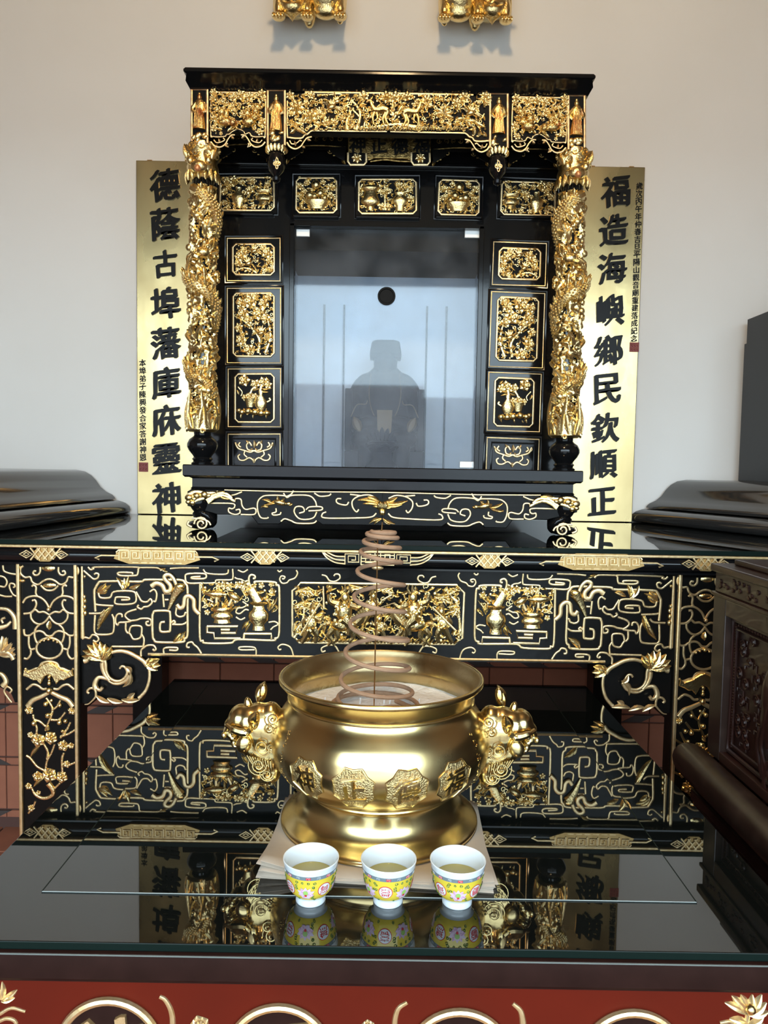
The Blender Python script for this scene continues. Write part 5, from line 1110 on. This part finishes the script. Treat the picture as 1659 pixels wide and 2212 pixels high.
for i in range(18):
    y = rnd.uniform(1.37, py1-0.03); z = pz0+0.03+(pz1-pz0-0.06)*(i+rnd.random())/18; r = rnd.uniform(0.008, 0.014)
    MB().tube([XP(y+r*(1-0.06*k)*cos(k*0.8), z+r*(1-0.06*k)*sin(k*0.8), 0.003) for k in range(13)], 0.0022, 5).build('cloud_scroll', 'rose', rel)
for i in range(34):
    y = rnd.uniform(1.36, py1-0.03); z = rnd.uniform(pz0+0.03, pz1-0.03); a, b = (0.012, 0.0) if i % 2 else (0.0, 0.014)
    MB().tube([XP(y, z, 0.001), XP(y+a, z+b, 0.001), XP(y+a+b*0.6, z+b-a*0.6, 0.001)], 0.0016, 4).build('ground_key', 'rose', rel)
for yb in (1.52, 1.46, 1.40, 1.34):
    n = node('cloud_carving', cab)
    for k in range(7): MB().ell(Vector((X0+0.001, yb+rnd.uniform(-0.022, 0.022), ztop-0.037+rnd.uniform(-0.012, 0.012))), (0.003, 0.006, 0.005), 0, 6, 4).build('knob', 'rose', n)
# rounded rail and stepped base
rr = 0.036; xr = X0-0.030
yr1 = 1.60
mb = MB(); mb.tube([(xr, YN, zr), (xr, yr1-0.03, zr), (xr, yr1-0.008, zr), (xr, yr1, zr)], [rr, rr, rr*0.85, rr*0.45], 20); mb.build('round_rail', 'roserail', cab)
bev(quadbox('rail_bed', (xr+0.004, YN, zr-0.058), (X0+0.05, YE+0.02, zr-0.026), 'rose', cab), 0.004)
for i, (dx, z0_, z1_) in enumerate(((0.012, 0.060, 0.085), (0.020, 0.085, 0.112), (0.006, 0.112, 0.14), (0.026, 0.14, 0.30))):
    bev(quadbox('base_moulding', (xr+dx-0.01, YN, zr-z1_), (X0+0.05, YE+0.01, zr-z0_), 'rose', cab), 0.004)
quadbox('foot_board', (xr+0.03, YN, 0.009), (X0+0.49, YE-0.02, zr-0.30), 'rose', cab)
# ================================================================ gilded lion corbels on the wall
def corbel(mir, label):
    t = thing('lion_corbel', label, 'carving', 'gilded lion corbels high on the wall')
    Y0 = 2.57; k_ = Y0/F
    def q(px, py, d=0.0):
        v = W(px, py, Y0)
        if mir is not None: v.x = 2*mir-v.x
        return Vector((v.x, Y0-d, v.z))
    sg = 1 if mir is None else -1
    mb = MB()
    def E(px, py, rx, rz, d=0.0, ry=None, rot=0): mb.ell(q(px, py, d), (rx*k_, (ry or min(rx, rz))*k_, rz*k_), rot*sg, 12, 8)
    for px, py, rx, rz, d in ((640, -10, 36, 46, 0.0), (705, -25, 42, 52, 0.0), (672, -60, 75, 40, 0.0), (600, 5, 10, 40, 0), (735, 0, 14, 50, 0.0), (668, 15, 16, 40, -0.01)): E(px, py, rx, rz, d)
    E(636, 22, 34, 26, 0.04); E(636, 36, 24, 18, 0.055); E(706, 14, 32, 26, 0.045); E(706, 38, 28, 18, 0.04)
    remesh(mb.build('lion_bodies', 'gold', t), 0.005, 1)
    for cx, cy, s in ((636, 24, 1.0), (706, 14, 1.0)):
        f = node('lion_face', t)
        m_ = MB(); m_.ell(q(cx, cy, 0.085), (9*k_, 8*k_, 7*k_)); m_.build('nose', 'gold', f)
        for s2 in (-1, 1):
            MB().ell(q(cx+s2*13, cy-9, 0.075), (6*k_, 6*k_, 6*k_)).build('eye', 'gold', f); MB().tube([q(cx+s2*24+7*(1-0.07*i)*cos(i*0.8), cy+2+7*(1-0.07*i)*sin(i*0.8), 0.062) for i in range(12)], 0.0035, 5).build('curl', 'gold', f)
            MB().tube([q(cx+s2*16+6*(1-0.07*i)*cos(i*0.8), cy-18+6*(1-0.07*i)*sin(i*0.8), 0.075) for i in range(12)], 0.0035, 5).build('curl', 'gold', f); MB().leaf(q(cx+s2*16, cy-18, 0.06), q(cx+s2*34, cy-26, 0.065), 0.022, 0.01).build('ear', 'gold', f)
        MB().tube(crom([q(cx-18, cy+6, 0.075), q(cx-8, cy+14, 0.092), q(cx, cy+10, 0.095), q(cx+8, cy+14, 0.092), q(cx+18, cy+6, 0.075)], 4), 0.0045, 6).build('lip', 'gold', f)
        for i in range(9): MB().leaf(q(cx-18+i*4.5, cy+18, 0.07), q(cx-9+i*2.2, cy+42-abs(i-4)*3.0, 0.05), 0.011, 0.006).build('beard_lock', 'gold', f)
    for px, y0, y1 in ((607, -5, 56), (667, 10, 56), (737, 5, 56)):
        f = node('foreleg', t)
        MB().tube(crom([q(px+3, y0-10, 0.02), q(px, (y0+y1)/2, 0.045), q(px, y1-8, 0.05)], 5), [13*k_, 11*k_, 10*k_, 10*k_, 10*k_, 10*k_, 10*k_, 10*k_, 10*k_, 9*k_, 9*k_], 10).build('shin', 'gold', f)
        MB().ell(q(px, y1, 0.052), (14*k_, 13*k_, 8*k_), 0, 12, 8).build('paw', 'gold', f)
        for i in range(4): MB().ell(q(px-10+i*6.6, y1+3, 0.068), (3.6*k_, 6*k_, 5.5*k_)).build('toe', 'gold', f); MB().ell(q(px-10+i*6.6, y1+7, 0.078), (2*k_, 2.6*k_, 2.4*k_), 0, 6, 4).build('claw', 'gold', f)
    MB().tube(crom([q(590, 5, 0.07), q(615, -2, 0.085), q(640, -4, 0.1), q(665, 22, 0.095), q(690, 24, 0.09), q(697, 0, 0.085)], 6), 0.007, 6).build('ribbon', 'gold', t)
    MB().box(tuple(min(a, b) for a, b in zip(q(600, 15, -0.03), q(745, -110, -0.055))), tuple(max(a, b) for a, b in zip(q(600, 15, -0.03), q(745, -110, -0.055)))).build('back_plate', 'gold', t, smooth=False)
XL = (W(590, 30, 2.57).x+W(1105, 35, 2.57).x)/2
corbel(None, 'gilded pair of lions carved as a corbel, upper left of centre on the wall'); corbel(XL, 'gilded pair of lions carved as a corbel, upper right of centre on the wall')
# ================================================================ paper under the censer
c4 = [WZ(x, y, SZ) for x, y in ((556, 1900), (1072, 1926), (1026, 1738), (622, 1724))]
pap_c = sum(c4, Vector())/4; PZ = SZ
for i in range(6):
    a = radians((-1.6, 1.2, -0.6, 2.0, -1.2, 0.4)[i]); sclp = 1.0-0.006*((i*3) % 4)
    vs = []; N = 8
    for u in range(N+1):
        for v in range(N+1):
            p = (c4[0]*(1-u/N)+c4[1]*(u/N))*(1-v/N) + (c4[3]*(1-u/N)+c4[2]*(u/N))*(v/N)
            d = p-pap_c; d = Vector((d.x*cos(a)-d.y*sin(a), d.x*sin(a)+d.y*cos(a), 0))*sclp
            cu = max(0, 1-(u/N)*4)*max(0, 1-(v/N)*3); cu2 = max(0, (u/N)*4-3)*max(0, 1-(v/N)*3)
            lift = (0.0016*i+0.004*(i/5))*cu*1.6 + 0.0008*i*cu2 + 0.0003*sin(u*1.9+i)*(1 if v == 0 else 0)
            vs.append((pap_c.x+d.x, pap_c.y+d.y, SZ+0.0006+0.0012*i+max(0, lift)))
    fs = [(u*(N+1)+v, (u+1)*(N+1)+v, (u+1)*(N+1)+v+1, u*(N+1)+v+1) for u in range(N) for v in range(N)]
    o = MB().add(vs, fs).build('paper_sheet', 'paper', None); md = o.modifiers.new('t', 'SOLIDIFY'); md.thickness = 0.0009; md.offset = -1
    tag(o, ['bottom tan joss paper sheet under the brass censer', 'second lowest tan joss paper sheet under the brass censer', 'third lowest tan joss paper sheet under the brass censer', 'fourth lowest tan joss paper sheet under the brass censer', 'tan joss paper sheet just below the top one under the censer', 'topmost tan joss paper sheet touching the foot of the brass censer'][i], 'paper', 'paper stack under the censer')
PZ = SZ+0.0006+0.0012*5+0.0006
# ================================================================ brass censer
BX = W(821, 1640, 1.127).x; BY = 1.127; BZ = PZ
cens = thing('brass_censer', 'large round polished brass censer with lion head handles on the front table', 'censer')
H0 = BZ
bprof = [(0.120, 0.0), (0.148, 0.0005), (0.1500, 0.003), (0.1495, 0.007), (0.140, 0.013), (0.128, 0.021), (0.120, 0.032), (0.1165, 0.044), (0.116, 0.054), (0.118, 0.058), (0.119, 0.060), (0.1175, 0.0625)]
bowl = [(0.119, 0.062), (0.128, 0.066), (0.142, 0.075), (0.154, 0.088), (0.162, 0.102), (0.1655, 0.116), (0.1660, 0.128), (0.1635, 0.143), (0.158, 0.157), (0.150, 0.170), (0.143, 0.180), (0.1395, 0.188), (0.1400, 0.195), (0.144, 0.203), (0.150, 0.211), (0.1545, 0.216), (0.1555, 0.219), (0.1545, 0.2225), (0.1520, 0.2235)]
inner = [(0.1520, 0.2235), (0.1495, 0.222), (0.146, 0.214), (0.140, 0.204), (0.1365, 0.195), (0.1355, 0.187), (0.139, 0.178), (0.146, 0.166), (0.150, 0.155), (0.150, 0.150)]
def smoothp(pr, n=4): return [(v.x, v.z) for v in crom([Vector((a, 0, b)) for a, b in pr], n)]
c0 = (BX, BY, H0)
MB().lathe(c0, smoothp(bprof), 96, cap=True).build('foot', 'brass', cens, ang=60)
MB().lathe(c0, smoothp(bowl), 96, cap=False).build('bowl', 'brass', cens, ang=60)
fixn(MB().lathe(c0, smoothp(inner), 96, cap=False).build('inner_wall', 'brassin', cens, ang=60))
for r, z in ((0.1405, 0.1905), (0.1195, 0.0605)): MB().tube([(BX+r*cos(a*pi/36), BY+r*sin(a*pi/36), H0+z) for a in range(72)], 0.0018, 6, True).build('bead_ring', 'brass', cens)
# ash bed
vs = []; fs = []; nr, ns = 12, 48
for i in range(nr+1):
    for k in range(ns):
        r = 0.147*i/nr; a = 2*pi*k/ns; vs.append((BX+r*cos(a), BY+r*sin(a), H0+0.1665+0.003*sin(r*70+3*a)*(i/nr)+0.0015*random.random()))
for i in range(nr):
    for k in range(ns): fs.append((i*ns+k, i*ns+(k+1) % ns, (i+1)*ns+(k+1) % ns, (i+1)*ns+k))
ash = MB().add(vs, fs).build('ash_bed', 'ash', None); tag(ash, 'bed of pale grey incense ash filling the brass censer', 'ash'); ash['kind'] = 'stuff'
AZ = H0+0.1665
_bs = smoothp(bowl)
def brad(z):
    for (r0, z0_), (r1, z1_) in zip(_bs, _bs[1:]):
        if z0_ <= z <= z1_: return r0+(r1-r0)*(z-z0_)/max(1e-9, z1_-z0_)
    return _bs[0][0]
def on_bowl(th, z, off=0.0):
    r = brad(z)+off; return Vector((BX+r*sin(th), BY-r*cos(th), H0+z))
def wrapmesh(me, th0, z0_, size, off, name, m, par, squash=1.0):
    me = me.copy(); me.materials.clear()
    for v in me.vertices:
        x, y, z = v.co; zz = z0_+z*size; p = on_bowl(th0+x*size*squash/0.164, zz, off-y*size); v.co = p
    return link(name, me, m, par, smooth=False)
def lotus(ph): 
    q_ = (ph*8/(2*pi)) % 1.0; return 0.86+0.14*abs(2*q_-1)**1.5
for th, ch in ((-0.665, '神'), (-0.215, '正'), (0.225, '德'), (0.675, '福')):
    n = node('medallion', cens); z0_ = 0.112; R0 = 0.0315; NS = 64; NR = 6
    vs = []; fs = []
    for i in range(NR+1):
        for k in range(NS):
            ph = 2*pi*k/NS; rr_ = R0*lotus(ph+pi/8)*i/NR; vs.append(on_bowl(th+rr_*cos(ph)/0.164, z0_+rr_*sin(ph), 0.0006 if i < NR else 0.0001))
    for i in range(NR):
        for k in range(NS): fs.append((i*NS+k, i*NS+(k+1) % NS, (i+1)*NS+(k+1) % NS, (i+1)*NS+k))
    MB().add(vs, fs).build('stippled_field', 'brassm', n)
    MB().tube([on_bowl(th+R0*lotus(2*pi*k/NS+pi/8)*cos(2*pi*k/NS)/0.164, z0_+R0*lotus(2*pi*k/NS+pi/8)*sin(2*pi*k/NS), 0.0006) for k in range(NS)], 0.0011, 5, True).build('lotus_outline', 'brass', n)
    wrapmesh(glyph_mesh(ch, 0.03, 0.05, True), th, z0_, 0.037, 0.0004, 'character', 'brass', n)
# two columns of fine engraved writing near the handles (too worn to read)
for sx in (-1, 1):
    n = node('engraved_column', cens); rnd = random.Random(5+sx)
    for i in range(11):
        z = 0.162-i*0.0085; th = sx*(0.98+0.006*i)
        for k in range(4):
            a = rnd.uniform(-0.018, 0.018); b = rnd.uniform(-0.0028, 0.0028); 
            e = (rnd.uniform(-0.022, 0.022), rnd.uniform(-0.003, 0.003)); MB().tube([on_bowl(th+a, z+b, 0.0002), on_bowl(th+a+e[0], z+b+e[1], 0.0002)], 0.00055, 4).build('engraved_stroke', 'brassin', n)
# lion head handles
def handle(sx):
    n = node('lion_handle', cens); k_ = BY/F
    def q(px, py, d=0.0):
        v = W(px, py, BY); x = v.x-BX
        return Vector((BX + (x if sx < 0 else -x), BY-d, v.z))
    sg = 1 if sx < 0 else -1
    mb = MB()
    def E(px, py, rx, ry, rz, d=0.0, rot=0.0): mb.ell(q(px, py, d), (rx*k_, ry*k_, rz*k_), rot*sg, 14, 9)
    E(585, 1578, 34, 38, 66); E(560, 1572, 36, 40, 58); E(540, 1560, 36, 40, 42); E(520, 1552, 28, 34, 32)
    E(507, 1560, 24, 30, 14, 0, 0.2); E(575, 1625, 34, 34, 40, 0, 0.3); E(548, 1610, 28, 34, 30); E(566, 1648, 26, 28, 26); E(588, 1668, 20, 22, 24); E(600, 1600, 26, 34, 70)
    remesh(mb.build('mane_and_skull', 'brassh', n), 0.003, 3)
    mb = MB(); E2 = lambda px, py, rx, ry, rz, d=0.0, rot=0.0: mb.ell(q(px, py, d), (rx*k_, ry*k_, rz*k_), rot*sg, 14, 9)
    E2(494, 1578, 12, 18, 16); E2(505, 1590, 12, 20, 10); E2(512, 1606, 16, 22, 9, 0, -0.5); E2(500, 1566, 14, 24, 9)
    remesh(mb.build('muzzle', 'brass', n), 0.0025, 2)
    for d in (0.018, -0.018):
        MB().ell(q(509, 1571, d*1.2), (6*k_, 6*k_, 6*k_), 0, 12, 8).build('eye', 'brass', n)
        MB().ell(q(487, 1583, d*0.6), (6*k_, 6*k_, 8*k_), 0, 10, 7).build('nostril', 'brass', n)
        MB().ell(q(534, 1593, d*1.5), (17*k_, 12*k_, 21*k_), -0.3*sg, 12, 8).build('cheek', 'brass', n)
        MB().tube(crom([q(496, 1556, d*1.2), q(515, 1562, d*1.7), q(538, 1566, d*1.9), q(552, 1558, d*2.0)], 5), [5*k_, 8*k_, 9*k_, 6*k_], 8).build('brow', 'brass', n)
    for d, py, px in ((0.026, 1545, 556), (-0.022, 1508, 560)):
        MB().leaf(q(px-8, py+16, d*0.9), q(px+6, py-24, d*1.35), 26*k_, 10*k_).build('ear', 'brass', n)
        MB().ell(q(px+2, py-2, d*1.05), (10*k_, 8*k_, 21*k_), -0.15*sg, 12, 8).build('ear_back', 'brass', n)
    MB().ell(q(536, 1522, 0.0), (9*k_, 9*k_, 17*k_), 0.15*sg, 12, 8).build('horn_knob', 'brass', n)
    for (px, py, r) in ((596, 1540, 15), (587, 1560, 13), (573, 1597, 17), (566, 1636, 17), (584, 1655, 12), (592, 1600, 10)):
        for d in (1,):
            dd = 0.030 if px < 585 else 0.027
            MB().tube([q(px+r*(1-0.045*i)*cos(i*0.6), py+r*(1-0.045*i)*sin(i*0.6), dd+0.004*(i/20)) for i in range(20)], 1.7*k_, 5).build('mane_curl', 'brassh', n)
            MB().tube([q(px+r*1.35*cos(i*0.35+0.6), py+r*1.35*sin(i*0.35+0.6), dd-0.003) for i in range(9)], 1.4*k_, 5).build('mane_curl', 'brassh', n)
    for i in range(10):
        MB().tube(crom([q(540+i*5.5, 1618+i*1.5, 0.025), q(556+i*4, 1642+i*2, 0.024), q(582+i*1.2, 1664+i*2.2, 0.016)], 5), 1.5*k_, 5).build('mane_lock', 'brassh', n)
handle(-1); handle(1)
# ================================================================ incense coil on its wire
YK = BY
Lx = [(803, 1148), (793, 1153), (786, 1169), (779, 1191), (772, 1233), (764.5, 1288), (756, 1346), (746, 1407), (736, 1466), (730, 1507), (716, 1527)]
Rx = [(853, 1151), (859, 1162), (864, 1184), (867, 1215), (873, 1264), (875, 1322), (882, 1383), (885, 1444), (891, 1496), (903, 1524)]
P = []
seq = []
for i in range(len(Rx)): seq += [Lx[i], Rx[i]]
seq.append(Lx[-1])
wv = [W(x, y, YK) for x, y in seq]
zmin = AZ+0.0075
for i in range(len(wv)-1):
    a, b = wv[i], wv[i+1]; cx = (a.x+b.x)/2; rx = abs(b.x-a.x)/2; front = (i % 2 == 0)
    for k in range(14):
        t = k/14; ang = pi*t
        x = a.x+(b.x-a.x)*(1-cos(ang))/2; y = YK+(-1 if front else 1)*rx*sin(ang); z = a.z+(b.z-a.z)*t
        P.append(Vector((x, y, max(z, zmin-0.001*0))))
# lay the last turns on the ash and curl the loose end inwards
last = P[-1]; cxx = W(812, 1500, YK).x
for k in range(1, 26):
    t = k/25; ang = pi+pi*1.25*t; r = 0.063*(1-0.30*t)
    P.append(Vector((cxx+r*cos(ang), YK-0.004-r*sin(ang)*-1*0.9, zmin)))
for k in range(1, 30):
    t = k/29; q0 = P[-1] if k == 1 else None
    ex, ey = cxx+0.028, YK-0.028; ang = 0.9-2*pi*1.25*t; r = 0.034-0.02*t
    P.append(Vector((ex+r*cos(ang), ey+r*sin(ang), zmin+0.001)))
coil = MB().tube(P, 0.0034, 8).build('incense_coil', 'incense', None); tag(coil, 'brown spiral incense coil stretched up over the brass censer', 'incense coil')
wr = thing('incense_wire', 'thin copper wire standing in the ash that holds up the incense coil', 'wire')
w0 = W(808, 1508, YK); w1 = W(816, 1163, YK); w2 = W(826, 1128, YK)
MB().tube([(w0.x, YK, AZ-0.01), w1, (w1.x, YK, w1.z+0.004)], 0.0011, 6).build('stem', 'wire', wr); MB().tube([w1, W(818, 1148, YK), W(825, 1145, YK), w2], 0.0010, 6).build('hook', 'wire', wr)
for px, py, wh in ((700, 1520, 'leftmost, by the censer wall'), (777, 1512, 'left of the copper wire'), (829, 1509, 'just right of the copper wire'), (842, 1509, 'second to the right of the wire'), (905, 1528, 'rightmost, beside the coil')):
    p = W(px, py, YK+0.02); o = MB().tube([(p.x, YK+0.03, AZ-0.001), (p.x+0.001, YK+0.03, AZ+0.010)], 0.0014, 6).build('incense_stub', 'ash', None)
    tag(o, 'short pale incense stub in the ash, '+wh, 'incense stub', 'incense stubs in the ash')
# ================================================================ tea cups
CY = 0.917
cprof = [(0.0150, 0.0), (0.0185, 0.0), (0.0188, 0.003), (0.0182, 0.007), (0.0190, 0.0095), (0.0225, 0.0125), (0.0265, 0.0175), (0.0292, 0.024), (0.0310, 0.032), (0.0322, 0.040), (0.0335, 0.047), (0.0350, 0.0535), (0.0353, 0.0555), (0.0347, 0.0562), (0.0335, 0.0550), (0.0318, 0.048), (0.0300, 0.038), (0.0275, 0.026), (0.022, 0.016), (0.010, 0.012), (0.0005, 0.0115)]
_cp = smoothp(cprof[4:13], 5)
def crad(z):
    for (r0, a), (r1, b) in zip(_cp, _cp[1:]):
        if a <= z <= b: return r0+(r1-r0)*(z-a)/max(1e-9, b-a)
    return _cp[0][0] if z < _cp[0][1] else _cp[-1][0]
def cup(px, rot, label):
    cx = W(px, 1950, CY).x; t = thing('tea_cup', label, 'cup', 'porcelain tea cups in a row')
    B = (cx, CY, TZ+0.0002 if CY < gy0 else SZ)
    bz = B[2]
    def S(th, z, off): r = crad(z)+off; return Vector((cx+r*sin(th), CY-r*cos(th), bz+z))
    MB().lathe(B, smoothp(cprof, 3), 48, cap=False).build('bowl', 'china', t, ang=50)
    def band(name, z0_, z1_, off, m, par=t): 
        pr = [(crad(z0_), z0_)] + [(crad(z0_+(z1_-z0_)*i/10)+off, z0_+(z1_-z0_)*i/10) for i in range(11)] + [(crad(z1_), z1_)]
        return MB().lathe(B, pr, 48, cap=False).build(name, m, par)
    yb = band('yellow_band', 0.0115, 0.0425, 0.00015, 'yellow'); band('grey_border', 0.0425, 0.0475, 0.00018, 'bluegrey')
    kb = node('key_border', t)
    for i in range(16):
        th = 2*pi*i/16; vs = [S(th+a, z, 0.00035) for a, z in ((-0.09, 0.0432), (0.09, 0.0432), (0.09, 0.0465), (-0.09, 0.0465))]
        if i % 2 == 0: MB().add(vs, [(0, 1, 2, 3)]).build('red_key', 'redglaze', kb, smooth=False)
        MB().tube([S(th+a, z, 0.0004) for a, z in ((-0.06, 0.0438), (-0.06, 0.046), (0.06, 0.046), (0.06, 0.044), (0.0, 0.044), (0.0, 0.0452))], 0.00018, 4).build('key_line', 'china', kb)
    def patch(th0, z0_, R, shape, m, off, name, par):
        N = 24; vs = [S(th0, z0_, off)]; fs = []
        for rg in (0.5, 1.0):
            for k in range(N):
                ph = 2*pi*k/N; r = R*shape(ph)*rg; vs.append(S(th0+r*cos(ph)/0.03, z0_+r*sin(ph), off))
        for k in range(N): fs += [(0, 1+k, 1+(k+1) % N), (1+k, 1+N+k, 1+N+(k+1) % N, 1+(k+1) % N)]
        return MB().add(vs, fs).build(name, m, par, smooth=False)
    for i, ch in enumerate('萬壽無疆'):
        th = rot + i*pi/2; n = node('medallion', t)
        patch(th, 0.0275, 0.0088, lambda p: 1, 'redglaze', 0.0003, 'red_ring', n); patch(th, 0.0275, 0.0079, lambda p: 1, 'china', 0.0005, 'white_disc', n)
        me = glyph_mesh(ch, 0.012, 0.03, False).copy(); me.materials.clear()
        for v in me.vertices: x, y, z = v.co; v.co = S(th+x*0.0115/0.03, 0.0275+z*0.0115, 0.0006-y*0.004)
        link('character', me, 'redglaze', n, smooth=False)
        n2 = node('lotus_motif', t); th2 = th+pi/4
        for k, (a, L) in enumerate(((-1.45, 0.0105), (-1.0, 0.0125), (-0.5, 0.0120), (0.0, 0.0120), (0.5, 0.0120), (1.0, 0.0125), (1.45, 0.0105), (2.3, 0.007), (-2.3, 0.007))):
            z0_ = 0.0215; d_ = (sin(a), cos(a)); w_ = 0.0029
            pts_ = [(0, 0), (0.5*L*d_[0]+w_*d_[1], 0.5*L*d_[1]-w_*d_[0]), (L*d_[0], L*d_[1]), (0.5*L*d_[0]-w_*d_[1], 0.5*L*d_[1]+w_*d_[0])]
            vs_ = []; fs_ = []
            for i_ in range(7):
                q_ = i_/6; hw_ = w_*sin(pi*min(1, 0.1+q_*0.9)); vs_ += [S(th2+(L*q_*d_[0]+e_*hw_*d_[1])/0.03, z0_+L*q_*d_[1]-e_*hw_*d_[0], 0.0006+0.00006*k) for e_ in (-1, 0, 1)]
            for i_ in range(6): fs_ += [(3*i_, 3*i_+1, 3*i_+4, 3*i_+3), (3*i_+1, 3*i_+2, 3*i_+5, 3*i_+4)]
            MB().add(vs_, fs_).build('petal', 'pink' if k % 2 == 0 else 'lilac', n2, smooth=False)
        patch(th2, 0.0245, 0.0026, lambda p: 1+0.6*max(0, sin(p)), 'lime', 0.0013, 'lotus_heart', n2); patch(th2, 0.0218, 0.0016, lambda p: 1, 'redglaze', 0.0015, 'seed', n2)
        rnd = random.Random(i)
        for k in range(13):
            a = th2+rnd.uniform(-0.42, 0.42); z = 0.0385 if k < 4 else rnd.choice((0.033, 0.0165, 0.036, 0.020, 0.030, 0.014)); a = th2+(-0.36+0.24*k) if k < 4 else th2+rnd.choice((-0.40, 0.40, -0.3, 0.3))
            r = rnd.uniform(0.0013, 0.0021); MB().tube([S(a+r*(1-0.06*j)*cos(j*0.8+k)/0.03, z+r*(1-0.06*j)*sin(j*0.8+k), 0.0005) for j in range(10)], 0.00042, 4).build('vine_curl', 'green', n2)
    return t, cx, bz
for px, rot, lab in ((671, -0.90-pi/2, 'yellow and white tea cup on the left, in front of the brass censer'), (838, -0.12-pi/2, 'yellow and white tea cup in the middle of the row of three'), (987, -0.85-pi, 'yellow and white tea cup on the right, in front of the brass censer')):
    t, cx, bz = cup(px, rot, lab)
    te = MB().lathe((cx, CY, bz+0.0332), [(0.0005, 0.0), (0.0270, 0.0), (0.02865, 0.0006)], 40, cap=False).build('tea', 'tea', None)
    tag(te, lab.replace('yellow and white tea cup', 'pale green tea inside the cup'), 'tea', 'tea in the cups')
